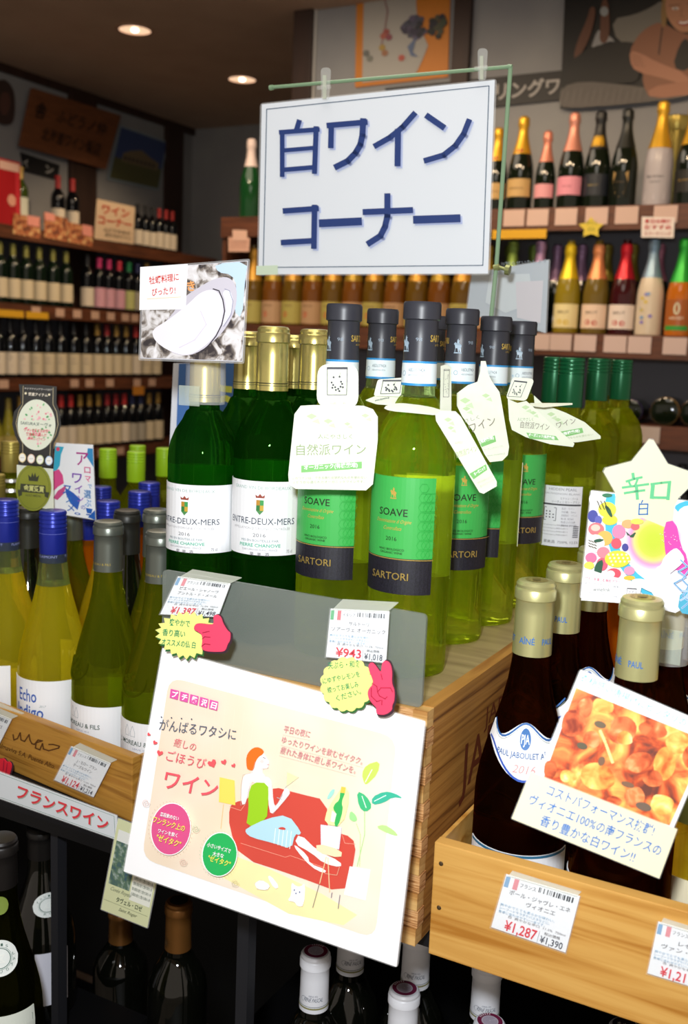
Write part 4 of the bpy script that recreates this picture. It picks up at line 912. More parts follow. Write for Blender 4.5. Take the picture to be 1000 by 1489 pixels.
pg([(880, 335), (862, 270), (890, 215), (975, 190), (960, 270), (900, 330)], 'c4e060'); ln([(885, 320), (925, 245)], 1.2, 'f8ffe8')
pg([(832, 372), (890, 400), (930, 470), (885, 505), (845, 470)], '3fba7c'); ln([(865, 405), (890, 475)], 1, 'f0fff4')
pg([(925, 460), (925, 410), (1000, 375), (1060, 385), (1120, 420), (1050, 410), (1000, 445)], '38b494'); ln([(940, 435), (1010, 400)], 1, 'f0fff4')
pg([(785, 540), (795, 490), (830, 520), (838, 555), (810, 560)], 'a0dc90'); pg([(945, 590), (1000, 575), (1060, 610), (1090, 650), (1020, 630)], 'b8e08c'); pg([(650, 420), (680, 365), (705, 360), (690, 400), (665, 425)], 'a0dcd0')
# floor lamp
pg([(5, 290), (95, 310), (100, 460), (0, 440)], 'f6dc62', sub=0); ln([(28, 455), (12, 600)], 1.0, 'f0c890')
# woman
SK = 'fbf2ee'
pg([(150, 275), (205, 262), (225, 195), (242, 200), (228, 290), (195, 320), (165, 450), (135, 458), (138, 340)], SK)
pg([(218, 200), (225, 150), (270, 140), (290, 172), (308, 200), (300, 236), (262, 238), (272, 278), (312, 292), (325, 340), (330, 440), (345, 470), (395, 385), (428, 368), (430, 395), (330, 512), (305, 500), (295, 340), (205, 325), (190, 290), (225, 262)], SK)
pg([(168, 235), (165, 160), (200, 115), (240, 106), (275, 130), (268, 152), (240, 168), (222, 200), (212, 250), (182, 248)], 'e8701c', sub=2)
ln([(268, 170), (284, 178)], .8, '5a5a6a'); ln([(292, 215), (304, 212)], .8, 'e88a8a'); A.disc(320+262*.24, 1060+195*.24, 3, 2.4, 'fbd8d4')
pg([(205, 320), (300, 325), (302, 420), (290, 560), (165, 595), (182, 480), (178, 400)], '9acc1e', sub=1)
pg([(165, 600), (290, 540), (420, 515), (500, 620), (490, 640), (462, 632), (440, 725), (340, 690), (200, 655), (162, 625)], 'b4dbe8')
for i in range(5): ln([(345+i*24, 600+i*4), (335+i*24, 690+i*8)], .9, 'f2fafa')
pg([(490, 628), (600, 735), (740, 800), (742, 835), (640, 812), (560, 745), (458, 690)], SK); pg([(455, 690), (540, 762), (552, 812), (655, 850), (640, 872), (560, 832), (470, 730)], SK)
pg([(355, 600), (385, 588), (410, 600), (400, 610)], 'd04a3c')
pg([(415, 258), (485, 290), (412, 345)], 'f4f2b0', sub=0); ln([(410, 345), (375, 415)], .7, 'b8c0c4'); ln([(355, 412), (385, 425)], .8, 'b8c0c4'); ln([(415, 258), (485, 290), (412, 345), (415, 258)], .4, 'b8c0c4')
pg([(385, 395), (405, 350), (432, 368), (425, 400), (395, 425)], SK)
for o_ in ([(150, 275), (205, 262), (225, 195)], [(150, 275), (138, 340), (135, 458), (165, 450), (195, 320)], [(308, 200), (300, 236), (262, 238), (272, 278), (312, 292), (325, 340), (330, 440), (345, 470), (395, 385)], [(330, 512), (430, 395)]): ln(o_, .35, 'c8b8b8')
# bucket, bottle, stool
pg([(660, 480), (760, 330), (800, 400), (750, 590), (640, 570)], 'f4f6a8', sub=1)
pg([(738, 380), (745, 345), (772, 350), (768, 385), (746, 440), (757, 482), (727, 588), (700, 583), (714, 510), (694, 480), (704, 450), (733, 428)], '35b25a', sub=1); pg([(745, 345), (772, 350), (768, 385), (740, 382)], 'f4c850', sub=0); pg([(690, 492), (716, 510), (702, 560), (680, 555)], 'fbfbf4', sub=0)
pg([(620, 575), (748, 592), (732, 725), (622, 705)], 'e0e0ec', sub=0); pg([(595, 685), (750, 730), (745, 780), (595, 742)], 'f6ddb4', sub=1)
ln([(655, 770), (615, 930)], 1.2, 'f0d0a0'); ln([(665, 775), (675, 980)], 1.2, 'f0d0a0'); ln([(612, 935), (573, 1075)], .9, '8a8478'); ln([(690, 985), (685, 1015)], 1, '6a6a80'); ln([(738, 1000), (727, 1080)], 1, '6a6a80')
ln([(645, 870), (720, 880), (735, 830)], .6, 'f0c0a0')
# cat and slippers
pg([(445, 920), (470, 945), (500, 950), (530, 925), (522, 1065), (482, 1070), (465, 1040), (420, 1035), (445, 1000)], 'fdfdfd')
for x, y in [(463, 970), (495, 982), (473, 990)]: A.disc(320+x*.24, 1060+y*.24, 1, 1.4, '4a5a8a', 8)
pg([(220, 930), (260, 905), (320, 940), (300, 970), (240, 965)], 'fdfdfb'); pg([(300, 890), (320, 880), (375, 950), (345, 965)], 'fdfdfb'); ln([(222, 930), (262, 905), (320, 940), (300, 970), (240, 965), (222, 930)], .35, 'd8d4d0')
# lettering
for i, ch in enumerate('プチ贅沢日'):
    x0, y0 = 252+i*14.3, 1001+i*3.9
    A.poly([(x0, y0), (x0+12, y0+3.2), (x0+10.2, y0+16.2), (x0-1.6, y0+13)], 'e05aa8'); A.text(ch, x0+.6, y0+12, x0+8.6, y0+14.2, 9.5, 'ffffff', .03)
A.text('がんばるワタシに', 235, 1061, 346, 1076, 17, '5a6478', .002)
for i in range(4): A.disc(239+i*14.6, 1042+i*1, 1.1, 1.1, '4a5468', 8)
A.text('癒しの', 256, 1084, 288, 1092, 12.5, 'ee7a84'); A.text('ごほうび', 245, 1105, 302, 1118, 16, 'ee6a78', .004); A.text('ワイン', 241, 1145, 318, 1161, 28, 'ee5a68', .014)
def heart(x, y, s, a):
    pts = [(0, 1), (-.9, .1), (-.95, -.5), (-.5, -.8), (0, -.4), (.5, -.8), (.95, -.5), (.9, .1)]; c_, s_ = math.cos(a), math.sin(a)
    A.poly([(x+(u*c_-v*s_)*s, y+(u*s_+v*c_)*s) for u, v in pts], 'ee5a62')
for h in [(221, 1067, 2.6, .8), (230, 1079, 3.4, .6), (237, 1094, 4.6, .3), (313, 1109, 6.4, -.4), (330, 1107, 4.2, -.4), (344, 1112, 3.2, -.5)]: heart(*h)
for i, (s, x0, y0, x1, y1) in enumerate([('平日の夜に', 416, 1064, 454, 1072), ('ゆったりワインを飲むゼイタク。', 413, 1079, 530, 1111), ('疲れた身体に癒し系ワインを。', 411, 1094, 520, 1124)]):
    A.text(s, x0, y0, x1, y1, 10.5, 'd88490'); A.line([(x0-1, y0+3), (x1+1, y1+3)], .3, 'ecc8c8')
for (cx, cy, rx, ry, c) in [(253.5, 1204, 28, 37, 'e0568e'), (326, 1240, 24.5, 31, '24b45c')]:
    A.disc(cx, cy, rx+1.3, ry+1.3, 'ffffff', 32, .12); A.disc(cx, cy, rx, ry, c, 32, .12)
    for i in range(40): a = i*math.pi/20; A.disc(cx+(rx+3.4)*math.cos(a), cy+(ry+3.4)*math.sin(a), .5, .5, 'd89a8a' if rx > 26 else '8ac8a0', 5)
for s, x0, y0, x1, y1, h, c in [('普段飲めない', 241, 1184, 268, 1191, 6, 'ffffff'), ('ワンランク上の', 230, 1193, 276, 1207, 9.5, 'fbf060'), ('ワインを飲く', 238, 1208, 266, 1215, 6, 'ffffff'), ('"ゼイタク"', 235, 1219, 270, 1230, 10, 'fbf060'), ('小さいサイズで', 309, 1228, 343, 1238, 6.5, 'ffffff'), ('大きな', 317, 1241, 333, 1245, 6.5, 'ffffff'), ('"ゼイタク"', 310, 1248, 342, 1258, 9, 'fbf060')]: A.text(s, x0, y0, x1, y1, h, c, .015)
for cx, cy, c in [(221, 1165, 'e8b0a0'), (275, 1250, 'e8b0a0'), (293, 1202, 'a0d0a8'), (350, 1280, 'd0c890')]: A.line([(cx+(6-k*.35)*math.cos(k*.8), cy+(6-k*.35)*math.sin(k*.8)) for k in range(16)], .5, c)
A.done('printed_artwork')
# --- small hanging leaflet
lp_ = Flat((-.60, .715, .95), (0, 0, -.10))
r, iv, f = card('hanging_leaflet', lp_, [(172, 1190), (240, 1216), (214, 1349), (147, 1322)], 72, 140, 'small green and white leaflet hanging behind the poster at its lower left', 'leaflet', 'd9ddb0', lam=1.5)
A = art_on(f, r, iv, .0004)
PH = noise_mat('leaflet_photo', [(.3, '3c5a6a'), (.5, '5f7a62'), (.7, 'b6c4c0')], (1, 1, 1), 160, 4, .5)
A.grid(4, 95, 38, 125, 'eceee8', 1, 1); A.grid(4, 42, 36, 108, PH, 1, 1); A.grid(38, 30, 70, 110, 'eef0e4', 1, 1)
for i in range(9): A.text('芳醇な果実の香りと豊かな味わい赤'[i % 3:], 40, 102-i*8, 69, 102-i*8, 5, '4a5a48')
A.text('タヴェル・ロゼ', 20, 20, 60, 20, 8, '3a4a38', .01); A.text('Cuvée Royale', 8, 34, 40, 34, 6, '8a9078', shear=.4); A.text('Saint Roger', 26, 9, 54, 9, 5, '6a7058', shear=.4); A.line([(2, 17), (70, 17)], .5, '9aa080'); A.done('print')

# ------------------------------------------------------------------ wall shelving and its bottles
SX = -3.98; TL_ = [2.0, 1.618, 1.245, .85, .42]
sl = empty('left_wall_shelf', (XL, 4.2, 0), label='brown wooden wall shelving with rows of red wine along the left wall', cat='shelf')
for z in TL_:
    pbox('shelf_board', XL+.004, SX-.012, 2.2, 5.6, z-.022, z, W_SHELF, sl); pbox('shelf_edge', SX-.0115, SX, 2.2, 5.6, z-.062, z+.002, W_SHELF, sl)
pbox('back_panel', XL+.001, XL+.0035, 2.2, 5.6, .05, 2.0, mat('5a5a60', .7), sl)
for y in (2.2, 5.6): pbox('side_panel', XL+.004, SX-.013, y-.02, y, 0.0, 1.97, W_SHELF, sl)
SY = 3.50; TB = [1.955, 1.538, 1.245, .82, .4]
sb = empty('back_wall_shelf', (-1, YB, 0), label='brown wooden wall shelving full of sparkling wine along the back wall', cat='shelf')
xa_, xb_ = -2.47, 1.0
for z in TB:
    pbox('shelf_board', xa_, xb_, SY+.012, YB-.006, z-.022, z, W_SHELF, sb); pbox('shelf_edge', xa_, xb_, SY, SY+.0115, z-.075, z+.002, W_SHELF, sb)
pbox('back_panel', XJ+.05, xb_, YB-.0055, YB-.001, .05, 1.955, mat('77767c', .7), sb)
pbox('side_panel', xa_, xa_+.02, SY+.013, YB-.006, 0, 1.93, W_SHELF, sb)
_trk = {}
def lw(key, nm, px, z, label, group, X=SX-.055, py=450, rz=R(45), s=1, sz=1):
    p = onx(px, py, X); k = (z, round(X, 2)); g = (.084 if key == 'b_yellow' else .0745)*s; p.y = max(p.y, _trk.get(k, -9)+g); _trk[k] = p.y+(.008 if key == 'b_yellow' else 0); return put(key, nm, (p.x, p.y, z+.001), rz, label, group, s=s, sz=sz)
def bw(key, nm, px, z, label, group, Y=SY+.065, py=300, rz=0, s=1, sz=1):
    p = ony(px, py, Y); k = ('b', z, round(Y, 2), group); p.x = max(p.x, _trk.get(k, -9)+.0895*s); _trk[k] = p.x; return put(key, nm, (p.x, p.y, z+.001), rz, label, group, s=s, sz=sz)
g1 = 'green bottles with cream labels on the second left shelf'
for i, px in enumerate([-18, 0, 19, 38, 57, 77, 96]): lw('b_green', 'wine_bottle', px, TL_[1], ORD[i]+' green bottle counted from the left on the second left shelf', g1, py=400)
lw('b_dark', 'wine_bottle', 127, TL_[1], 'single dark bottle with cream label left of the pink-capped bottles', None, py=400)
for px, k, l in [(144, 'b_pink', 'first pink-capped bottle, magenta print, on the second left shelf'), (158, 'b_pink', 'second pink-capped bottle, magenta print, on the second left shelf'), (173, 'b_pinkred', 'third pink-capped bottle with red print on the second left shelf'), (187, 'b_gcap', 'green-capped bottle with yellow-green print beside the pink-capped ones'), (200, 'b_bcap', 'dark blue-capped bottle right of the green-capped one, second left shelf')]: lw(k, 'wine_bottle', px, TL_[1], l, 'fruit wine bottles on the second left shelf', py=400)
for px, k in [(213, 'b_gold'), (226, 'b_dark'), (240, 'b_red')]: lw(k, 'wine_bottle', px, TL_[1], {'b_gold': 'gold', 'b_dark': 'black', 'b_red': 'red'}[k]+'-capped bottle behind the oyster card on the second left shelf', 'dark bottles behind the oyster card', py=400)
for i, px in enumerate([-3, 15, 33]): lw('b_face', 'wine_bottle', px, TL_[2], ORD[i]+' figure print bottle from the left on the third left shelf', 'figure print bottles on the third left shelf', py=510)
for i, px in enumerate([52, 70, 88, 107, 125]): lw('b_print', 'wine_bottle', px, TL_[2], ORD[i]+' lettered cream label bottle from the left on the third left shelf', 'lettered cream label bottles on the third left shelf', py=510)
for px, k, l in [(141, 'b_gold', 'gold-capped bottle right of the lettered row, third left shelf'), (155, 'b_redcap2', 'dark red-capped bottle, third left shelf'), (169, 'b_gold', 'gold-capped bottle near the right, third left shelf'), (183, 'b_gold', 'second gold-capped bottle near the right, third left shelf'), (197, 'b_red', 'red-capped bottle at the edge of the oyster card'), (212, 'b_print', 'dark bottle just below the oyster card, left'), (226, 'b_print', 'dark bottle just below the oyster card, right')]: lw(k, 'wine_bottle', px, TL_[2], l, 'mixed bottles on the third left shelf', py=510)
for i, px in enumerate((-8, 10)): lw('b_yellow', 'wine_bottle', px, TL_[3], ORD[i]+' yellow wine bottle at the left end of the fourth left shelf', 'yellow bottles on the fourth left shelf', py=620)
for i, px in enumerate([26, 42, 58, 72]): lw('b_gold', 'wine_bottle', px, TL_[3], ORD[i]+' dark bottle from the left behind the award tag, fourth left shelf', 'bottles behind the award tag', py=620)
for i, (px, k) in enumerate([(86, 'b_red'), (100, 'b_red'), (113, 'b_gold'), (126, 'b_gold'), (139, 'b_gold'), (152, 'b_redcap2'), (165, 'b_redcap2'), (178, 'b_red'), (191, 'b_bcap'), (203, 'b_bcap'), (216, 'b_gold'), (229, 'b_gold')]):
    lw(k, 'wine_bottle', px, TL_[3], ORD[i]+' bottle right of the award tag on the fourth left shelf, %s cap' % {'b_red': 'red', 'b_gold': 'gold', 'b_redcap2': 'dull red', 'b_bcap': 'dark blue'}[k], 'red wines on the fourth left shelf', py=620)
lw('b_white', 'wine_bottle', 30, TL_[0], 'green bottle with tall pale label on the top left shelf beside the red carton', None, py=260)
for px, l in [(84, 'left one of the two red-capped bottles on the top left shelf'), (105, 'right one of the two red-capped bottles on the top left shelf')]: lw('b_red', 'wine_bottle', px, TL_[0], l, 'pair of red-capped bottles on the top left shelf', py=290)
for px, k, l in [(200, 'b_dark', 'first'), (211, 'b_dark', 'second'), (221, 'b_dark', 'third'), (231, 'b_red', 'fourth'), (241, 'b_red', 'fifth'), (250, 'b_red', 'sixth')]: lw(k, 'small_bottle', px, TL_[0], l+' small bottle counted rightwards from the wine corner card on the top left shelf', 'small bottles right of the wine corner card', py=330, s=.82)
for px, l in [(300, 'left one of two small dark bottles in the far corner'), (313, 'right one of two small dark bottles in the far corner')]:
    p = at(px, 355, 6.0); put('b_dark', 'small_bottle', (p.x, YF-.12, 2.03), 0, l, 'small dark bottles in the far corner', s=.62)
pbox('corner_ledge', -3.4, -2.5, YF-.25, YF-.002, 1.98, 2.03, W_SHELF, sl)
# tier goods on the left top shelf
def lcard(nm, q_, X, label, cat, paper, W=100, H=100, group=None, th=.002): return card(nm, Flat((X, 4, 1.5), (0, 0, R(90))), q_, W, H, label, cat, paper, group, th)
rcx = onx(3, 300, SX-.05); e = empty('red_carton', (SX-.05, rcx.y, 2.001), label='red gift carton at the left end of the top left shelf', cat='carton')
box('carton_body', (0, 0, .155), (.09, .16, .31), mat('a81c22', .45), e, bev=.004); A = Art(Local((.046, 0, 0), (0, 1, 0), (0, 0, 1)), e, .0006)
A.disc(.02, .12, .028, .028, 'e0a088', 20); A.grid(.045, .05, .07, .28, 'c83038', 1, 1); A.grid(-.06, .26, .07, .30, 'd8b0a0', 1, 1); A.done('print')
FG = noise_mat('food_photo', [(.35, '4a2c24'), (.5, 'b8643a'), (.65, 'd8b078')], (1, 1, 1), 40, 3, .6)
for q_, ps, l in [([(20, 310), (59, 318), (58, 347), (19, 340)], [(40, 313), (58, 316), (57, 330), (40, 327)], 'small food photo card with pink note at the left of the top left shelf'), ([(64, 309), (99, 318), (97, 352), (65, 345)], [(65, 308), (79, 311), (80, 322), (66, 320)], 'red food photo card with pink note below the red-capped pair'), ([(99, 322), (136, 332), (134, 359), (99, 352)], [(120, 326), (134, 329), (134, 345), (120, 341)], 'pale food photo card left of the wine corner card')]:
    r, iv, f = lcard('photo_card', q_, SX+.006, l, 'card', FG, group='photo cards on the top left shelf edge'); o = slab('pink_note', Flat((SX+.009, 4, 1.5), (0, 0, R(90))), ps, .001, mat('e89888', .6), r); o.data.transform(iv)
r, iv, f = lcard('wine_corner_card', [(141, 289), (196, 301), (194, 355), (137, 347)], SX+.008, 'cream card with red brush lettering on the top left shelf edge', 'card', 'dcc0a0')
A = art_on(f, r, iv, .003); A.text('ワイン', 14, 66, 86, 66, 24, 'c03820', .03); A.text('コーナー', 6, 38, 92, 38, 24, 'c03820', .03); A.text('ふどうの木の', 20, 22, 90, 22, 10, '6a5a4a', .02); A.text('おすすめワイン', 26, 9, 92, 9, 10, '6a5a4a', .02); A.done('lettering')
# wall pieces
r, iv, f = lcard('wooden_name_board', [(48, 128), (176, 168), (154, 246), (30, 212)], XL+.06, 'brown wooden signboard with black brush lettering hung on the left wall', 'sign', noise_mat('name_board', [(.3, '6a3c20'), (.7, '7c4a28')], (3, 3, 20), 3, 3, .6), 120, 75, th=.02)
A = art_on(f, r, iv, .003); IK = '1c1410'
A.text('舎', 8, 40, 24, 40, 20, IK, .02); A.text('ふどうノ仲', 38, 42, 106, 42, 17, IK, .01); A.text('北海道ワイン販店', 24, 14, 106, 14, 17, IK, .01); A.done('brush_lettering')
r, iv, f = lcard('framed_photo', [(174, 181), (244, 206), (231, 277), (156, 261)], XL+.012, 'unframed photo of a large building under blue sky on the left wall', 'photo', '8a98a0', 100, 80, th=.004)
A = art_on(f, r, iv, .003); A.poly([(3, 3), (97, 3), (97, 77), (3, 77)], '3c4c78'); A.grid(3, 3, 97, 34, '5a5a38', 1, 1); A.poly([(18, 30), (18, 42), (30, 48), (52, 54), (74, 46), (90, 42), (90, 30)], '7a6a50')
for i in range(8): A.grid(22+i*8, 33, 26+i*8, 39, '3a3430', 1, 1)
A.done('print')
r, iv, f = lcard('black_shelf_sign', [(30, 221), (87, 240), (84, 262), (35, 249)], XL+.010, 'black sign with one white kana on the left wall under the wooden board', 'sign', '15161a', 100, 36, th=.006)
A = art_on(f, r, iv, .003); A.text('イ', 0, 8, 16, 8, 18, 'b0b0ac', .02); A.text('ン', 62, 8, 84, 8, 20, 'b0b0ac', .03); A.done('lettering')
e = empty('wall_ornament', onx(10, 150, XL+.03), label='dark hanging ornament at the top of the left wall', cat='ornament')
ei = Matrix.Translation(-Vector(e.location)); fw_ = Flat((XL+.03, 4, 1.5), (0, 0, R(90)))
o = slab('ornament_body', fw_, sm([(-8, 122), (4, 114), (14, 120), (22, 136), (22, 170), (16, 182), (2, 180), (-8, 170)], 2), .02, mat('3c2c28', .6), e); o.data.transform(ei)
o = slab('ornament_centre', lambda x, y, z=0: fw_(x, y, z+.004), sm([(0, 135), (12, 134), (15, 150), (10, 168), (0, 166)], 2), .006, mat('5a3c34', .5), e); o.data.transform(ei)
# fascia price cards
def fcards(pts, left, z, label, group, cl='c8a48e', w_=.045, hh=.042):
    for i, px in enumerate(pts):
        if left: p = onx(px, 450, SX+.002); o = box('shelf_price_card', (SX+.0035, p.y, z-.028), (.002, .062, hh), mat(cl, .6))
        else: p = ony(px, 400, SY-.002); o = box('shelf_price_card', (p.x, SY-.0035, z-.03), (.075, .002, .055), mat(cl, .6))
        tag(o, '%s price card from the left on %s' % (ORD[i], group.replace('price cards on ', '')), 'price card', group)
fcards([52, 87, 112, 138, 161, 182, 196], True, TL_[1], 'small pale price card on the second left shelf edge', 'price cards on the second left shelf edge')
fcards([4, 108, 130, 160, 200, 222], True, TL_[2], 'small pale price card on the third left shelf edge', 'price cards on the third left shelf edge')
fcards([95, 120, 148, 176, 205], True, TL_[3], 'small pale price card on the fourth left shelf edge', 'price cards on the fourth left shelf edge')
for px0, px1, l in [(-6, 34, 'long yellow strip card on the second left shelf edge, left one'), (38, 70, 'long yellow strip card on the second left shelf edge, right one')]:
    a, b = onx(px0, 452, SX+.004), onx(px1, 452, SX+.004); tag(box('yellow_strip_card', (SX+.005, (a.y+b.y)/2, TL_[1]-.05), (.002, b.y-a.y, .034), mat('d8a428', .5)), l, 'card', 'yellow strip cards on the left shelves')
a = onx(201, 570, SX+.004); tag(box('orange_card', (SX+.006, a.y, TL_[2]-.075), (.002, .10, .05), mat('c07c28', .5)), 'orange card hanging below the third left shelf edge', 'card')
# back wall bottles: top tier
gT = 'sparkling wines on the top back shelf'
for px, k, l, s in [(722, 'c_moet', 'gold-foiled bottle half hidden by the sign rod', .9), (751, 'c_moet', 'gold-foiled bottle with tan label and red bow, top back shelf', 1), (786, 'c_pink_s', 'small pink-foiled bottle between two taller ones, top back shelf', 1), (821, 'c_pink', 'tall pink-foiled bottle with pink label, top back shelf', 1), (863, 'c_blackgold', 'dark bottle with gold neck lettering, top back shelf', 1), (906, 'c_shield', 'black bottle with shield-shaped tan label, top back shelf', 1), (957, 'c_grey', 'gold-foiled bottle with large grey label, top back shelf', 1.05), (1002, 'c_darkgold', 'dark gold-foiled bottle at the right picture edge, top back shelf', 1)]:
    bw(k, 'champagne_bottle', px, TB[0], l, gT, s=s, py=250)
p = ony(978, 250, SY+.25); e = empty('gold_gift_tin', (p.x, p.y, TB[0]), label='gold gift tin standing behind the grey-labelled bottle on the top back shelf', cat='tin')
link('tin_body', lathe('tin_body', [(.05, 0), (.052, .004), (.052, .30), (.05, .302)], mat('8a7a3a', .3, metal=.7), 24), e); link('tin_lid', lathe('tin_lid', [(.0525, .27), (.054, .272), (.054, .318), (.05, .322), (.001, .322)], mat('a8944a', .3, metal=.7), 24, cap=False), e)
bw('c_green', 'champagne_bottle', 364, TB[0]-.01, 'large green sparkling bottle left of the big sign on the back shelf', None, py=280, s=1.0)
r, iv, f = card('price_notice', Flat((-2, SY-.006, 2), (0, 0, 0)), [(332, 345), (363, 346), (362, 366), (332, 366)], 60, 40, 'two-part cream price notice below the large green sparkling bottle', 'notice', 'd8a890'); o = slab('upper_note', Flat((-2, SY-.008, 2), (0, 0, 0)), [(338, 334), (359, 335), (359, 350), (338, 350)], .001, mat('dcb098', .6), r); o.data.transform(iv)
A = art_on(f, r, iv, .003); [A.line([(6, 30-i*8), (54, 30-i*8)], 1, 'a86a5a') for i in range(3)]; A.done('print')
# second tier: visible right part and the strip between the big sign and the foreground bottles
g2 = 'sparkling wines on the second back shelf'
for px, k, l in [(826, 's_yellow', 'yellow-foiled sparkling bottle on the second back shelf'), (867, 's_orange', 'orange-foiled sparkling bottle on the second back shelf'), (907, 's_red', 'red-foiled sparkling bottle on the second back shelf'), (946, 's_cream', 'cream bottle with flower print and pale blue foil on the second back shelf'), (990, 's_green', 'green-foiled orange bottle at the right of the second back shelf')]:
    bw(k, 'sparkling_bottle', px, TB[1], l, g2, py=420)
for i, (px, k, c) in enumerate([(706, 'n_olv', 'olive-gold'), (735, 'n_lgr', 'light green'), (762, 'n_lgr', 'light green'), (790, 'n_lav', 'lavender'), (815, 'n_lav', 'lavender'), (843, 'n_olv', 'olive-gold'), (868, 'n_olv', 'olive-gold'), (893, 'n_pnk', 'dusty pink'), (928, 'n_dkr', 'dark red'), (968, 'n_bl', 'pale blue')]):
    bw(k, 'sparkling_bottle', px, TB[1], ORD[i]+' bottle of the back row on the second back shelf, '+c+' foil', 'foiled bottles in the back row of the second back shelf', Y=SY+.20, py=400)
for i, (px, k, c) in enumerate([(744, 'n_lgr', 'light green'), (784, 'n_lav', 'lavender')]):
    bw(k, 'sparkling_bottle', px, TB[1], c+' foiled bottle left of the yellow-foiled one, front row, second back shelf', 'foiled bottles behind the faded notice', py=400)
for i in range(12):
    px = 368+i*29; bw('m_amber' if i % 2 else 'm_amber2', 'cider_bottle', px, TB[1], ORD[i]+' amber bottle from the left in the row below the big sign', 'amber cider bottles below the big sign', py=430)
# third tier: bottles lying on their side
for i, (px, c, s_, lc_) in enumerate([(918, '5a4a8a', .9, 'purple'), (968, 'b08a48', 1.05, 'gold'), (1012, 'b07848', 1.05, 'amber'), (880, '6a6a70', .85, 'grey')]):
    p = ony(px, 580, SY+.03); M = Matrix.Rotation(R(-90), 4, 'X')
    kind('lying_'+lc_, PC, .315, G_CHAMP, mat(c, .35, metal=.4), [('foil_band', .004, .016, 3.1, mat(c, .35, metal=.4))], n=24, capz=.19, style='champ')
    put('lying_'+lc_, 'lying_bottle', (p.x, SY+.02, TB[2]+.046*s_+.001), 0, 'dark bottle lying on its side with %s base band, third back shelf' % lc_, 'bottles lying on the third back shelf', M=M @ Matrix.Scale(s_, 4))
for i, (px, k) in enumerate([(915, 'b_dark'), (942, 'b_dark'), (968, 'b_dark'), (994, 'b_dark')]): bw(k, 'wine_bottle', px, TB[3], ORD[i]+' dark bottle in shade on the fourth back shelf behind the star card', 'dark bottles on the fourth back shelf', py=660)
fcards([742, 776, 817, 861, 904, 960], False, TB[0], 'small white price card on the top back shelf edge', 'price cards on the top back shelf edge', 'cfb0a2')
fcards([790, 822, 858, 902, 938, 990], False, TB[1], 'small white price card on the second back shelf edge', 'price cards on the second back shelf edge', 'cdb4ac')
fcards([928, 962], False, TB[2], 'small pale price card on the third back shelf edge', 'price cards on the third back shelf edge', 'b8a8a0')
yb = Flat((-1, SY-.010, 2), (0, 0, 0))
r, iv, f = card('red_text_card', yb, [(933, 315), (981, 316), (979, 346), (932, 345)], 48, 31, 'white card with red print hanging from the top back shelf edge', 'card', 'e8dcd4'); A = art_on(f, r, iv, .001)
A.text('本日の特価', 4, 21, 44, 21, 7, 'c03030', .03); A.text('おすすめ', 4, 12, 44, 12, 7, 'c03030', .02); A.text('スパークリング', 4, 3, 44, 3, 6, 'b06050', .02); A.done('lettering')
ys = [(859+(19 if i % 2 == 0 else 10.5)*math.sin(i*math.pi/5), 331-(16 if i % 2 == 0 else 9)*math.cos(i*math.pi/5)) for i in range(10)]
e = slab('yellow_star_card', yb, ys, .002, mat('d8c040', .5)); tag(e, 'small yellow star card hanging from the top back shelf edge', 'card')
A = Art(yb, e, .0008); A.text('辛口', 851, 327, 867, 326.5, 6, '8a8a30'); A.text('白', 855, 336, 864, 336, 6, '8a8a30'); A.done('lettering')
a, b = ony(716, 336, SY-.01), ony(795, 333, SY-.01); tag(box('yellow_strip_card', ((a.x+b.x)/2, SY-.012, TB[0]-.085), (b.x-a.x, .002, .03), mat('d8a418', .5)), 'long yellow strip card below the top back shelf edge behind the rod', 'card')
# posters and banner on the back wall
wp = Flat((-1, YB-.008, 2.4), (0, 0, 0))
r, iv, f = card('grape_poster', wp, [(519, -40), (656, -55), (651, 112), (516, 127)], 100, 120, 'orange poster with a painted dark grape bunch high on the back wall', 'poster', 'c87a20', th=.004)
A = art_on(f, r, iv, .003)
A.poly([(8, 4), (64, 4), (72, 20), (78, 35), (66, 62), (64, 80), (64, 112), (8, 108)], 'a8a49c'); A.poly([(66, 96), (100, 100), (100, 118), (66, 112)], 'c87a20')
for i in range(34):
    a = random.uniform(0, 6.28); rr_ = random.uniform(0, 1)**.5; A.disc(62+13*rr_*math.cos(a), 55+11*rr_*math.sin(a), 3.6, 3.4, random.choice(['3a3448', '5a5068', '2c2c34', '4a4a5a']), 10)
for i in range(26):
    a = random.uniform(0, 6.28); rr_ = random.uniform(0, 1)**.5; A.disc(86+9*rr_*math.cos(a), 56+13*rr_*math.sin(a), 3.4, 3.4, random.choice(['2a2c24', '3c4430', '4a4834', '242430']), 10)
A.poly([(56, 36), (66, 46), (62, 30), (68, 24), (60, 26)], '5a6a8a'); A.line([(32, 102), (30, 90), (34, 76), (32, 60), (28, 40)], 1.2, '8a5a5a')
for x, y, c in [(33, 54, '9a4a44'), (30, 50, 'a85a4a'), (36, 48, '8a4450'), (29, 38, 'a88a40'), (32, 32, '9a6a4a'), (50, 25, 'b05040'), (12, 34, '6a6a64'), (16, 28, '7a7a70')]: A.disc(x, y, 3.6, 3.4, c, 10)
A.text('IN', 55, 90, 63, 90, 7, '6a6460', .02); A.text('RISTORANTE', 68, 92, 96, 93, 6, '8a4a20', .03); A.text('DE LA', 58, 112, 80, 112, 8, '5a3a1a'); A.done('print')
r, iv, f = card('black_banner_sign', Flat((-1, YB-.012, 2.4), (0, 0, 0)), [(560, 128), (818, 102), (816, 145), (558, 172)], 260, 44, 'black banner sign with white kana behind the big white sign', 'sign', '1d1b1c', th=.006)
A = art_on(f, r, iv, .003); A.text('スパークリングワ', 60, 9, 257, 9, 25, 'a8a4a0', .03); A.done('lettering')
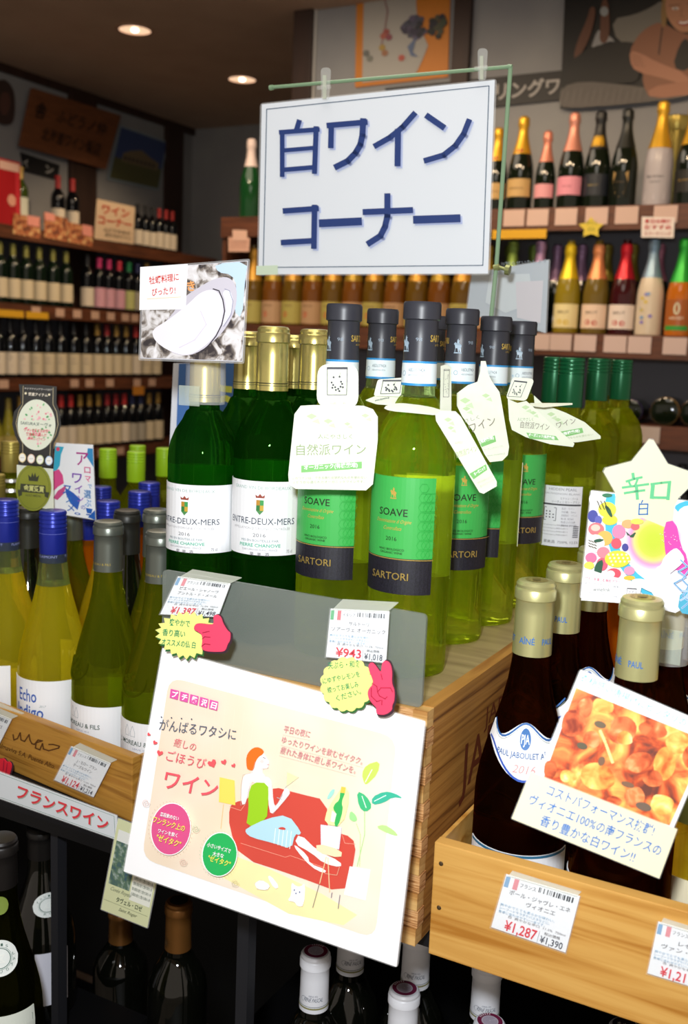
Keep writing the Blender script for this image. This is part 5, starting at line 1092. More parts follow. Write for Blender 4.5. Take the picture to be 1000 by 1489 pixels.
r, iv, f = card('woman_poster', Flat((-1, YB-.03, 2.4), (0, 0, 0)), [(823, -60), (1060, -80), (1054, 134), (814, 158)], 240, 215, 'large dark poster of a smiling woman lying on cushions at upper right', 'poster', '070606', th=.006)
A = art_on(Flat((-1, YB-.03, 2.4), (0, 0, 0)), r, iv, .0075)
def wq(l, n=1): return sm([(680+x/3.125, y/3.125) for x, y in l], n)
SKN, SKD = '84563e', '5c3826'
A.poly(wq([(418, 470), (430, 395), (520, 370), (700, 385), (800, 400), (1010, 420), (1010, 440), (830, 465), (600, 485), (440, 495)], 1), '5a5450')
for i in range(26): x = 430+i*15; A.line([(680+x/3.125, (400+i % 3*10)/3.125), (680+(x-14)/3.125, (475-i % 4*6)/3.125)], .5, ['7a746e', '44403c'][i % 2])
A.poly(wq([(655, 90), (760, 70), (830, 40), (890, 0), (900, 60), (880, 120), (800, 140), (770, 200), (680, 195)]), '6e6a62'); A.poly(wq([(560, 230), (640, 190), (680, 195), (600, 130), (580, 170)]), '8a8a8a')
A.poly(wq([(480, 270), (500, 190), (545, 90), (560, 30), (585, 40), (575, 110), (550, 190), (510, 260)]), SKD); A.poly(wq([(600, 200), (605, 110), (610, 0), (640, 0), (648, 110), (640, 195)]), SKD); A.disc(680+622/3.125, 55/3.125, 6, 7, '8c9090', 16)
A.poly(wq([(470, 280), (560, 215), (700, 190), (780, 200), (790, 370), (700, 385), (520, 370), (430, 390)]), '0b0807')
A.poly(wq([(880, 100), (960, 150), (1060, 170), (1120, 260), (1110, 430), (1000, 430), (830, 455), (795, 380), (800, 330), (745, 300), (735, 240), (770, 170), (820, 125)]), SKN)
A.poly(wq([(735, 230), (800, 250), (850, 280), (1000, 340), (1010, 395), (860, 350), (790, 335), (745, 310)]), 'a8745a'); A.poly(wq([(820, 400), (1000, 370), (1110, 360), (1110, 420), (830, 455)]), 'a06c52')
for i in range(4): A.line([(680+(742+i*4)/3.125, (252+i*14)/3.125), (680+(790+i*6)/3.125, (262+i*14)/3.125)], .8, '6c4230')
A.line([(680+885/3.125, 130/3.125), (680+870/3.125, 250/3.125)], 2.0, '100c0c'); A.poly(wq([(965, 200), (1000, 170), (1030, 260), (1000, 330), (930, 310)]), '100d0c')
A.poly(wq([(880, 120), (880, 30), (900, -60), (1080, -70), (1120, 60), (1100, 180), (1080, 60), (960, 0), (910, 60), (900, 130)]), '8a6a3c')
A.poly(wq([(900, 0), (930, -60), (1040, -60), (1075, 20), (1060, 110), (1020, 150), (960, 150), (915, 100), (900, 50)], 2), 'b07c5c')
A.poly(wq([(925, 42), (950, 34), (962, 44), (945, 50)]), 'e0d8d0'); A.disc(680+945/3.125, 43/3.125, 1.6, 1.6, '2a1c14', 8); A.poly(wq([(1005, 32), (1030, 30), (1040, 38), (1015, 44)]), 'e0d8d0'); A.disc(680+1022/3.125, 38/3.125, 1.6, 1.6, '2a1c14', 8)
A.line([(680+915/3.125, 30/3.125), (680+965/3.125, 24/3.125)], .9, '4a3020'); A.line([(680+1000/3.125, 20/3.125), (680+1045/3.125, 20/3.125)], .9, '4a3020'); A.line([(680+975/3.125, 40/3.125), (680+970/3.125, 76/3.125), (680+985/3.125, 80/3.125)], .8, '7c5038')
A.poly(wq([(948, 98), (985, 100), (1022, 88), (1010, 115), (985, 124), (962, 116)]), '9a4a40'); A.poly(wq([(955, 101), (985, 104), (1015, 94), (1000, 110), (970, 113)]), 'e8e0d8'); A.done('printed_artwork')

# ------------------------------------------------------------------ cards among the foreground bottles
# oyster card on a clear clip
op = Flat((-0.6749, 0.9058, 1.4838), (-0.079, -0.031, -0.070), .86)
r, iv = lam_card('oyster_card', op, [(205.6, 388), (363, 376), (354.6, 529), (201, 524)], 'laminated photo card of a raw oyster with red lettering above the leftmost green bottle', 'card', mat('d9d9e2', .5), margin=.02, rr=.02)
A = art_on(op, r, iv)
ROCK = noise_mat('oyster_shell', [(.36, '3a3436'), (.46, '8a8078'), (.56, 'd8d4d4'), (.7, 'f0eef2')], (1, 1, 1), 70, 6, .5, dist=1.2)
def oq(l, n=1): return sm([(200+x/3.571, 360+y/3.571) for x, y in l], n)
A.poly([(209, 391), (360, 380), (352, 525), (205, 520)], ROCK)
A.poly(oq([(400, 85), (575, 72), (560, 170), (545, 370), (500, 330), (520, 200), (490, 140), (420, 130)]), 'c4dcf0')
A.poly(oq([(240, 260), (300, 220), (400, 160), (480, 150), (520, 210), (515, 310), (480, 390), (420, 470), (300, 560), (200, 560), (120, 500), (80, 450), (90, 420), (160, 380)], 2), 'd0ccd8')
A.poly(oq([(150, 385), (260, 300), (330, 230), (400, 215), (440, 260), (450, 330), (430, 420), (370, 500), (270, 565), (180, 545), (100, 495), (75, 445), (95, 415)], 2), 'f2eef8')
A.poly(oq([(440, 230), (480, 215), (500, 270), (490, 340), (450, 400), (440, 410), (460, 340), (460, 280)], 2), 'eceef8')
A.line([(200+x/3.571, 360+y/3.571) for x, y in [(395, 215), (425, 225), (445, 270), (455, 330), (440, 400), (410, 460), (370, 510), (330, 545)]], 1.6, '3c3840')
A.line([(200+x/3.571, 360+y/3.571) for x, y in [(455, 215), (480, 225), (498, 280), (488, 350), (450, 410)]], .8, '8a8ca8')
A.line([(200+x/3.571, 360+y/3.571) for x, y in [(330, 330), (360, 400), (300, 480), (220, 520)]], 1.2, 'dcd6e6')
A.poly([(204.8, 388.5), (274, 384), (271, 450), (203.5, 451)], 'f8f8fb')
A.text('牡蠣料理に', 218, 414, 261, 408, 11, 'd8382c', .012, shear=.1); A.text('ぴったり!', 222, 431, 256, 427.5, 11, 'd8382c', .012, shear=.1); A.line([(215, 435), (264, 432)], .8, 'f0d8a8')
A.text('き', 274, 424, 285, 423, 15, 'f0a868', .03); A.done('print')
cb_ = at(296, 560, .966); e = empty('clear_card_clip', cb_, label='clear plastic clip holder gripping the neck under the oyster card', cat='clip')
V = []; Fc = []
for j, (z, rr_) in enumerate([(.035, .0175), (.012, .0185), (-.018, .0192), (-.028, .0188)]):
    for i in range(15): a = R(-150+i*20); V.append((rr_*math.cos(a)*1.05, .012+rr_*math.sin(a), z))
for j in range(3):
    for i in range(14): Fc.append((j*15+i, j*15+i+1, (j+1)*15+i+1, (j+1)*15+i))
nb = at(299, 545, .998); e.location = (nb.x, nb.y-.012, nb.z)
o = link('clip_sleeve', mesh('clip_sleeve', V, Fc, mat('ffffff', .05, alpha=.22), smooth=True), e)
box('clip_tab', (-.004, -.0085, -.020), (.024, .0016, .019), mat('e4f0e0', .08, alpha=.25), e, bev=.0005); box('card_ledge', (-.002, -.012, .033), (.044, .006, .002), mat('eef2e8', .2), e)

# grape neck tags
TG = noise_mat('tag_paper', [(.3, 'dfe6d0'), (.7, 'e8ecdc')], (1, 1, 1), 60, 2, .5)
def grape(A, pts, c='3a3a44'):
    """square mark with a smiling ring of dots; pts = TL,TR,BR,BL in photo pixels"""
    f = lambda u, v: tuple((pts[0][i]*(1-u)+pts[1][i]*u)*(1-v)+(pts[3][i]*(1-u)+pts[2][i]*u)*v for i in (0, 1))
    wd = math.dist(pts[0], pts[1])
    A.line([f(0, 0), f(1, 0), f(1, 1), f(0, 1), f(0, 0)], max(.5, wd*.035), c); A.line([f(0, .04), f(1, .04)], wd*.09, c)
    for u, v in [(.32, .36), (.62, .34), (.22, .55), (.30, .64), (.26, .74), (.40, .72), (.44, .82), (.56, .78), (.62, .86), (.68, .70), (.76, .60), (.70, .52), (.80, .72)]:
        q0 = f(u, v); A.disc(q0[0], q0[1], wd*.055, wd*.055, c, 8)
    A.line([f(.62, .30), f(.68, .18)], .4, c)
def necktag(label, surf, body, tab=None, tabsurf=None, mark=None, words=None, band=None, leafs=(), tsm=1):
    cx, cy = body[0]; c = surf(cx, cy); root = empty('neck_tag', c, label=label, cat='tag', group='white grape neck tags on the pale wine bottles'); iv = Matrix.Translation(-c)
    o = slab('tag_body', surf, body, .0004, TG, root); o.data.transform(iv)
    if tab:
        ts = tabsurf or surf; o = slab('tag_flap', lambda x, y, z=0: ts(x, y, z+.0008), tab, .0004, TG, root); o.data.transform(iv)
        B = art_on(ts, root, iv, .0010); grape(B, mark); B.done('grape_mark')
    A = art_on(surf, root, iv, .0002)
    for x, y, s_ in leafs: A.poly([(x, y), (x+s_, y-s_*.5), (x+2*s_, y), (x+s_, y+s_*.6)], 'bcd6a6'); A.poly([(x+s_, y+s_), (x+2.2*s_, y+s_*.4), (x+2.6*s_, y+s_*1.5)], 'c8dcb6')
    if band: A.poly(band, '7fc070')
    for t in words or []: A.text(*t)
    A.done('print'); return root
def rq(q_, r=.16): return rrect(q_, r, 5)
t1 = Flat(at(485, 620, .872), (.06, 0, R(22)))
b1 = sm([(462, 592), (430, 585), (427, 600), (418, 690), (420, 706), (428, 711), (532, 712), (541, 706), (545, 690), (548, 640), (549, 606), (543, 592), (520, 588)], 1)
necktag('largest white grape neck tag, facing front, on the left green-labelled bottle', t1, [(470, 589), (455, 589), (437, 590), (428, 602), (419, 690), (420, 704), (430, 711), (532, 713), (542, 704), (549, 640), (549, 606), (542, 595), (528, 590)],
        rq([(462, 529), (521, 530), (521, 594), (460, 592)], .3), None, [(476, 534), (505, 534), (504, 574), (476, 574)],
        [('人にやさしく', 462, 638, 512, 638, 7, '8a9a76', 0), ('自然派ワイン', 431, 662, 532, 661, 16, '93a47e', .002), ('オーガニック(有機栽培)', 442, 683, 520, 679, 7, 'ffffff', .02), ('このワインは、できる限り化学的なものを使わない', 425, 697, 533, 696, 4, 'a2ad92', 0), ('ぶどうから造られたオーガニックワインです。', 425, 703, 530, 702, 4, 'a2ad92', 0), ('ワインの国へ（輸入元）', 466, 588, 514, 588, 3, '9aa08c', 0)],
        [(438, 677), (526, 671), (526, 681), (438, 687)], [(445, 605, 8), (470, 612, 7), (525, 604, 6), (500, 616, 5)])
t2 = Flat(at(560, 565, .99), (-.5, .25, R(25)))
necktag('white neck tag folded over sideways between the two front black caps', t2, rq([(530, 582), (560, 570), (586, 575), (583, 590), (548, 588)], .15), rq([(549, 552), (590, 549), (585, 577), (543, 576)], .15), Flat(at(560, 565, .985), (-.2, .2, R(25))), [(557, 553), (584, 553), (581, 572), (553, 573)], [('www.vinowine.jp', 545, 584, 566, 579, 3, '55555c', .02)], None)
t3 = Flat(at(668, 650, .845), (-.15, .05, R(48)))
necktag('long narrow neck tag hanging rightwards over the nearest pale bottle', t3, [(633, 603), (640, 597), (662, 598), (670, 606), (722, 700), (722, 707), (703, 718), (697, 716), (634, 612)], rq([(640, 532), (648, 530), (655, 534), (655, 600), (646, 602), (639, 600)], .15), Flat(at(648, 565, .852), (0, 0, R(70))), [(644, 537), (652, 537), (651, 577), (643, 577)],
        [('人にやさしく', 661, 646, 672, 645, 4, '8a9a76', 0), ('自然派ワイン', 664, 666, 694, 656, 9, 'a8b890', .003), ('オーガニック', 690, 692, 706, 682, 5, 'ffffff', .03), ('化学的なものを使わないぶどうから', 694, 704, 716, 694, 3, 'b8c4a8', 0), ('造られたワインです', 698, 709, 718, 699, 3, 'b8c4a8', 0)], [(682, 689), (706, 675), (708, 683), (688, 697)], [(645, 610, 6), (650, 622, 5)])
e = slab('neck_collar', Flat(at(600, 592, .868), (-1.15, .1, R(24))), sm([(556, 592), (575, 585), (620, 590), (645, 597), (640, 604), (600, 600), (566, 597)], 1), .0004, TG); tag(e, 'flat paper collar of the long neck tag round the nearest bottle neck', 'tag')
e.data.transform(Matrix.Translation(-at(600, 592, .868))); e.location = at(600, 592, .868)
t4 = Flat(at(705, 600, .94), (0, .06, R(34)))
necktag('white neck tag shaped like a bell, second bottle in the right-hand column', t4, [(699, 525), (706, 525), (710, 545), (716, 556), (726, 570), (729, 585), (740, 650), (738, 662), (730, 670), (712, 672), (704, 660), (690, 630), (672, 606), (664, 590), (664, 572), (680, 560), (694, 555), (698, 540)], None, None, None,
        [('さしく', 676, 615, 697, 609, 6, '9a9a90', 0), ('ワイン', 684, 630, 722, 617, 14, '8a8278', .004), ('(有機栽培)', 698, 645, 718, 638, 5, 'ffffff', .03), ('オーガニックワインです。', 704, 656, 732, 650, 3.6, 'b8c0b0', 0), ('www.vinowine.jp', 708, 664, 734, 660, 3, 'b8c0b0', 0)], [(696, 641), (719, 633), (721, 642), (700, 650)], [(668, 582, 8), (672, 594, 6), (700, 575, 6)])
t5 = Flat(at(780, 600, .985), (.12, .1, R(20)))
necktag('white neck tag slanting right with its flap up, third bottle in the right-hand column', t5, [(738, 580), (752, 586), (765, 583), (780, 596), (800, 615), (835, 645), (833, 650), (800, 646), (765, 636), (744, 625), (740, 610)], rq([(745, 548), (777, 551), (765, 583), (735, 580)], .2), None, [(748, 553), (766, 555), (757, 577), (738, 576)],
        [('人にやさしく', 752, 612, 775, 612, 5, '8aa07a', 0), ('自然派ワイン', 756, 622, 798, 626, 10, '8a8278', .003), ('オーガニック(有機栽培)', 768, 634, 806, 639, 4.5, 'ffffff', .03)], [(765, 629), (808, 634), (812, 640), (770, 638)], [(758, 592, 6), (770, 600, 5)])
t6 = Flat(at(830, 610, 1.03), (.1, .1, R(20)))
necktag('white neck tag farthest right, tip reaching the green screw caps', t6, [(776, 575), (790, 588), (822, 600), (850, 614), (873, 634), (873, 638), (840, 643), (815, 644), (795, 625), (778, 600)], None, None, None, [('ワイン', 810, 623, 838, 615, 9, '8a8278', .003), ('(有機栽培)', 818, 633, 843, 628, 4.5, 'ffffff', .03), ('化学的なものを使わない', 816, 640, 862, 633, 3, 'a8b890', 0)], [(812, 628), (846, 622), (848, 629), (818, 636)], [(795, 602, 6), (806, 610, 5)])
e = slab('paper_collar_strip', Flat(at(805, 587, 1.02), (-1.2, 0, R(20))), [(770, 586), (832, 586), (832, 588), (790, 592), (772, 590)], .0005, TG); tag(e, 'thin paper collar strip crossing in front of the green screw caps', 'tag'); e.data.transform(Matrix.Translation(-at(805, 587, 1.02))); e.location = at(805, 587, 1.02)

# blue banner behind the leftmost bottles
bp_ = Flat(at(290, 620, 1.36), (0, .0, R(18)))
r, iv, f = card('blue_banner', bp_, [(252, 528), (348, 526), (350, 790), (240, 790)], 100, 260, 'blue printed banner with a yellow kana behind the dark green bottles', 'banner', 'e4e8f2', th=.003)
o = slab('banner_base', bp_, [(236, 788), (356, 788), (356, 812), (232, 812)], .02, mat('c8ccd4', .5), r); o.data.transform(iv)
A = art_on(f, r, iv, .004); A.grid(10, 2, 99, 259, '3f6fb4', 1, 1); A.text('う', 62, 168, 94, 168, 62, 'd8e05a', .03); A.line([(78+6*math.cos(k*.6), 148+9*math.sin(k*.6)) for k in range(12)], 3, 'd8e05a'); A.done('lettering')

# award tag with medal
sp2 = Flat(at(55, 630, 1.25), (.05, .05, R(35)))
def s8(l): return [(x/6.207, 480+y/6.207) for x, y in l]
SO = [(170, 490), (340, 492), (512, 510), (508, 660), (535, 730), (550, 850), (525, 950), (488, 1020), (478, 1090), (470, 1238), (320, 1228), (165, 1215), (176, 1030), (135, 950), (110, 850), (125, 740), (190, 660)]
root = empty('award_tag', sp2(50, 676), label='black and cream award tag with pink blossom oval above a gold medal disc', cat='tag'); iv = Matrix.Translation(-Vector(root.location))
o = slab('black_card', sp2, s8(SO), .0006, mat('26231f', .4), root); o.data.transform(iv)
A = art_on(sp2, root, iv, .0002)
A.line(s8([(210, 505), (205, 670), (170, 730), (145, 840), (165, 940), (205, 1020), (205, 1200)]), .7, 'c8b890'); A.line(s8([(480, 520), (478, 670), (512, 740), (525, 850), (500, 945), (455, 1020), (448, 1210)]), .7, 'c8b890')
A.text('サクラワインアワード2017', *s8([(220, 535)])[0], *s8([(470, 548)])[0], 3.0, 'd8d0c8', .01); A.text('受賞アイテム', *s8([(255, 590)])[0], *s8([(430, 602)])[0], 4.6, 'f0e4d0', .02)
for x, y in [(232, 570), (444, 582)]: A.disc(*s8([(x, y)])[0], 1.8, 1.8, 'f0e4c0', 6)
OV = mat('e8ecd8', .5); cx, cy = s8([(330, 855)])[0]; A.disc(cx, cy, 27.5, 37, OV, 40)
for i in range(70):
    a = random.uniform(0, 6.28); q_ = random.uniform(.25, .93); x, y = cx+27*q_*math.cos(a), cy+36*q_*math.sin(a); c = random.choice(['e88a98', 'f0b0b8', '5aa868', '8ac88a', 'f4c4c8'])
    if abs(y-(cy-2)) > 5: A.disc(x, y, random.uniform(1.2, 2.2), random.uniform(1.0, 1.8), c, 7, a)
A.text('SAKURAヌーヴォ', cx-23, cy-1, cx+22, cy+3, 5.5, '6a7a70', .01)
for i, t_ in enumerate(['ワインを愛する女性', '審査員が選んだ', '美味しいワイン']): A.text(t_, cx-18+i*3, cy+9+i*6, cx+17-i*2, cy+11+i*6, 4.6, 'e0405a', .01)
for i in range(4): x, y = s8([(205+i*80, 1148+i*9)])[0]; A.disc(x, y, 5.4, 6.8, ['f4dca0', 'e8c8b0', 'd8e0a8', 'b8d0f0'][i], 18); A.disc(x, y, 4.2, 5.6, 'f8f6ee', 18); A.line([(x-2.5, y), (x+2.5, y)], .5, 'a09a90')
A.done('print')
root = empty('gold_medal_tag', sp2(49, 742), label='olive gold medal disc reading gold prize hanging under the award tag', cat='tag'); iv = Matrix.Translation(-Vector(root.location))
MG = mat('8f9432', .35, metal=.3)
o = slab('medal_backing', lambda x, y, z=0: sp2(x, y, z-.0012), [(24, 676), (77, 682), (78, 742), (25, 733)], .0005, mat('dfe2d0', .5), root); o.data.transform(iv)
o = slab('medal', sp2, [(48.5+26*math.cos(t*.1745), 709+34*math.sin(t*.1745)) for t in range(36)], .001, MG, root); o.data.transform(iv)
A = art_on(sp2, root, iv, .0003); A.line([(48.5+23*math.cos(t*.1745), 709+31*math.sin(t*.1745)) for t in range(37)], .5, '5c6018')
A.poly([(42, 699), (41, 690), (45, 694), (47, 687), (49, 693), (51, 687), (53, 694), (57, 691), (55, 700)], '2e3012'); A.poly([(30, 703), (66, 706), (67, 718), (29, 715)], '34361a'); A.poly([(26, 712), (32, 712), (32, 720), (27, 722)], '34361a'); A.poly([(65, 715), (72, 716), (70, 724), (65, 722)], '34361a')
A.text('金賞受賞', 34, 713, 64, 716, 8.5, 'c8c878', .03); A.text('GOLD MEDAL', 37, 721, 60, 723, 3, '4a4c20', .01); A.done('print')
# small aroma card
ag = Flat((-0.8743, 0.9421, 1.2818), (0.023, 0.029, 0.220), 1.03)
r, iv, f = card('aroma_card', ag, [(80.6, 644), (135, 647), (139, 756), (74, 745)], 60, 105, 'small colourful card with vertical pink and blue lettering beside the award tag', 'card', 'f4f6fa', lam=1)
A = art_on(f, r, iv, .0004)
def profile_art(A, sx, sy, ox, oy):
    T = lambda l: [(ox+x*sx, oy+y*sy) for x, y in l]
    A.poly(T([(0, 60), (0, 100), (14, 100), (10, 88), (9, 72), (4, 62)]), '38b0d0'); A.poly(T([(0, 30), (0, 62), (8, 66), (14, 58), (16, 46), (8, 40)]), 'e05090'); A.poly(T([(2, 22), (8, 34), (20, 44), (16, 30), (8, 20)]), 'd0508a'); A.poly(T([(18, 40), (30, 34), (40, 26), (36, 10), (26, 18), (20, 30)]), '3060c0'); A.poly(T([(50, 88), (60, 74), (60, 100), (52, 100)]), '3890c8'); A.poly(T([(50, 2), (60, 14), (60, 0)]), '2060b8'); A.disc(ox+5*sx, oy+96*sy, 3*abs(sx), 3*sy, 'e05070', 10)
profile_art(A, 1, 1, 0, 0)
for ch, x, y, s_, c in [('ア', 34, 74, 22, 'b02a88'), ('ロ', 46, 64, 11, 'd03a80'), ('マ', 47, 52, 10, 'e0508a'), ('で', 51, 43, 7, '4a90d0'), ('選', 45, 29, 12, '3a80c0'), ('ぶ', 46, 17, 11, '3a90d8'), ('！', 47, 4, 12, '2060b8'), ('ワ', 28, 48, 17, '7a40b0'), ('イ', 32, 34, 13, '8a50b8'), ('ン', 36, 22, 10, '9a60c0'), ('の', 41, 12, 7, '5a60c0'), ('ス', 15, 30, 16, '2a6ac0'), ('ス', 20, 18, 11, '2a78c8'), ('メ', 22, 6, 12, '1a60b8'), ('。', 32, 3, 10, '1a60b8')]: A.text(ch, x, y, x+s_*.85, y, s_, c, .01)
A.done('print')
# star card and big fruit card in the right crate
bg_ = Flat(at(950, 800, .845), (.05, .05, R(22)))
CQ = [(857.6, 712), (1085, 736), (1080, 902), (841.6, 870)]
r, iv = lam_card('fruit_collage_card', bg_, CQ, 'large bright card of fruit collage and white profile silhouette in the right crate', 'card', mat('f4f5fa', .5), margin=.008, rr=.03)
A = art_on(bg_, r, iv)
def g7(l, n=0): 
    l = [(820+x/5.317, 620+y/5.317) for x, y in l]; return sm(l, n) if n else l
def gd(x, y, rx, ry, c, n=16): A.disc(820+x/5.317, 620+y/5.317, rx/5.317, ry/5.317, c, n)
A.poly(g7([(300, 520), (420, 520), (400, 900), (520, 1100), (700, 1240), (800, 1300), (900, 1420), (640, 1330), (500, 1180), (330, 950)], 1), '4ec0e0')
RG = [(0, (.78, .85, .25)), (.42, (.82, .86, .32)), (.62, (.95, .86, .55)), (.78, (.93, .62, .80)), (1, (.96, .90, .95))]
for k_ in range(26):
    t_ = 1-k_/26
    for (a0_, c0_), (a1_, c1_) in zip(RG, RG[1:]):
        if a0_ <= t_ <= a1_: u_ = (t_-a0_)/(a1_-a0_); cc_ = tuple(round(c0_[q]*(1-u_)+c1_[q]*u_, 3) for q in range(3))
    gd(690, 880, 40+185*t_, (40+185*t_)*1.05, mat(cc_), 36)
A.poly(g7([(760, 740), (860, 720), (900, 930), (950, 1000), (960, 1180), (880, 1100), (820, 1120), (780, 1010)], 1), 'e050b0')
A.poly(g7([(860, 600), (960, 565), (1100, 600), (1100, 720), (940, 690), (850, 640)], 1), '4ab8d8')
for x, y, rx, ry, c in [(250, 560, 60, 60, 'f8f6f0'), (330, 530, 40, 16, '3a7a5a'), (330, 640, 70, 60, 'e8e04a'), (350, 720, 60, 40, 'f0d848'), (220, 690, 40, 48, '4a50a0'), (262, 720, 28, 34, '6468b8'), (245, 790, 62, 50, 'e87a80'), (240, 780, 36, 26, 'f8c8b8'), (310, 860, 62, 58, 'f4b860'), (420, 810, 52, 56, 'f08ab0'), (490, 750, 50, 34, 'f4b078'), (545, 770, 34, 28, 'e86a70'), (400, 900, 40, 42, 'e05a6a'), (468, 930, 26, 30, '4a4a98'), (240, 900, 70, 70, 'f8f4ec'), (300, 970, 50, 44, 'e88a98'), (205, 1010, 44, 40, 'e878a0'), (290, 1060, 44, 50, 'e0607a'), (410, 1020, 100, 66, 'dce044'), (500, 1110, 42, 34, 'f09ac0'), (380, 1130, 56, 40, 'e05868'), (355, 1135, 34, 28, 'f8e8e0'), (500, 1165, 44, 18, 'f0c040'), (560, 730, 50, 22, 'd8e060'), (190, 1070, 40, 30, 'e0e060')]: gd(x, y, rx, ry, c)
for x, y, a in [(0, 0, 0)]: pass
for l in [[(300, 600), (350, 620), (375, 700), (345, 690)], [(215, 880), (260, 860), (315, 870), (260, 895)], [(225, 1100), (250, 1040), (305, 1020), (280, 1150), (235, 1150)], [(465, 790), (490, 850), (560, 800), (520, 870)]]: A.poly(g7(l, 1), '2f5a44')
for i in range(16): gd(340+(i % 5)*34+(i//5)*10, 985+(i//5)*26, 9, 9, 'f8f8d0', 8)
for i in range(9): A.line(g7([(250+i*9, 570+(i % 3)*22), (262+i*9, 590+(i % 3)*22)]), 1.2, '2a2426')
for i in range(9): A.line(g7([(185+(i % 3)*22, 870+i*7), (200+(i % 3)*22, 880+i*7)]), 1.2, '2a2426')
for i in range(26): gd(740+i*9+random.uniform(-9, 9), 830+i*4+random.uniform(-40, 40), 3, 3, 'fdf4fa', 6)
A.poly(g7([(1100, 590), (930, 600), (870, 640), (850, 720), (870, 790), (905, 830), (890, 900), (920, 930), (935, 980), (960, 1010), (1000, 1100), (1100, 1150)], 1), 'fcfdff')
A.poly(g7([(740, 1060), (760, 1000), (830, 935), (870, 930), (925, 1010), (900, 1050), (840, 1100), (800, 1130), (860, 1300), (900, 1440), (700, 1390), (690, 1280), (600, 1240), (500, 1180), (560, 1160), (660, 1180), (700, 1080)], 1), 'f8f9fe')
A.poly(g7([(870, 1380), (885, 1290), (950, 1240), (960, 1440), (900, 1430)], 0), '58b8d8')
for l in [[(890, 1020), (940, 1070), (870, 1110), (930, 1150), (840, 1200), (900, 1260)], [(960, 1090), (900, 1170), (950, 1220), (905, 1300), (960, 1340), (900, 1390)]]: A.line(g7(l), 2.6, 'c4d8f4'); A.line(g7(l), 1.0, '3a9ad0')
A.text('ススメ', 985, 872, 1040, 878, 20, 'b8d4f4', .03)
A.poly(g7([(150, 1080), (330, 1140), (590, 1200), (590, 1225), (560, 1360), (125, 1330)]), 'fbfbfd'); A.text('ワインを楽しむ無料アプリ!', 820+155/5.317, 620+1170/5.317, 820+430/5.317, 620+1205/5.317, 4.6, 'd0306a', .01); A.text('#50 こだわり ワイン検索♪', 820+155/5.317, 620+1205/5.317, 820+425/5.317, 620+1240/5.317, 3.6, '8a8a94'); A.text('winelink', 820+215/5.317, 620+1258/5.317, 820+345/5.317, 620+1262/5.317, 5.4, '5a6460', shear=.2); A.text('ワインを楽しむ人のためのアプリが登場', 820+145/5.317, 620+1270/5.317, 820+400/5.317, 620+1310/5.317, 2.4, '8a8a94')
grape(A, g7([(480, 1235), (550, 1240), (545, 1320), (470, 1312)]), '3a3a44'); A.done('printed_artwork')
sf = Flat(at(945, 715, .835), (.05, .05, R(22)))
SP_ = g7([(655, 102), (690, 108), (800, 290), (957, 345), (1040, 380), (985, 450), (880, 555), (850, 620), (835, 780), (810, 792), (600, 705), (400, 745), (385, 730), (400, 520), (305, 350), (320, 322), (520, 270)])
SPm = []
for i in range(len(SP_)): SPm.append(SP_[i])
r, iv = None, None
root = empty('star_card', sf(940, 770), label='pale yellow star-shaped card with green and blue brush kanji', cat='card'); iv = Matrix.Translation(-Vector(root.location))
cx_, cy_ = 941, 708
o = slab('laminate', sf, [(cx_+(x-cx_)*1.03, cy_+(y-cy_)*1.03) for x, y in SP_], .0004, LAM, root); o.data.transform(iv)
o = slab('star_paper', lambda x, y, z=0: sf(x, y, z+.0003), SP_, .0006, mat('ecf0c4', .5), root); o.data.transform(iv)
A = art_on(sf, root, iv, .0006)
def br(l, w_, c): A.line(g7(l), w_/5.317, c)
GN = '66c48c'
for l, w_ in [([(530, 365), (535, 400)], 24), ([(480, 425), (540, 405), (600, 392)], 18), ([(500, 430), (515, 460)], 16), ([(565, 410), (548, 455)], 16), ([(450, 472), (540, 460), (650, 445)], 18), ([(465, 515), (545, 502), (620, 492)], 18), ([(556, 455), (560, 500), (565, 558)], 24), ([(685, 448), (675, 550)], 30), ([(670, 445), (750, 435), (820, 428)], 18), ([(812, 430), (800, 560)], 26), ([(670, 548), (800, 550)], 20)]: br(l, w_, GN)
for l, w_ in [([(605, 570), (595, 590)], 9), ([(580, 595), (575, 680)], 9), ([(582, 600), (645, 598), (640, 680)], 9), ([(582, 635), (640, 632)], 9), ([(578, 678), (645, 676)], 9)]: br(l, w_, '2468b8')
A.done('brush_lettering')
# clear holder on the neck behind
nb = at(974, 905, .896); e = empty('clear_card_clip', (nb.x, nb.y-.002, nb.z), label='clear plastic clip holder round the neck below the fruit collage card', cat='clip')
V = []; Fc = []
for z, rr_ in [(.03, .0178), (0, .0185), (-.03, .0192), (-.034, .0188)]:
    for i in range(17): a = R(-170+i*21); V.append((rr_*math.cos(a), rr_*math.sin(a), z))
for j in range(3):
    for i in range(16): Fc.append((j*17+i, j*17+i+1, (j+1)*17+i+1, (j+1)*17+i))
link('clip_sleeve', mesh('clip_sleeve', V, Fc, mat('ffffff', .05, alpha=.25), smooth=True), e); box('clip_tab', (.004, -.019, -.016), (.022, .0016, .030), mat('e4f0e0', .08, alpha=.25), e, bev=.0005)

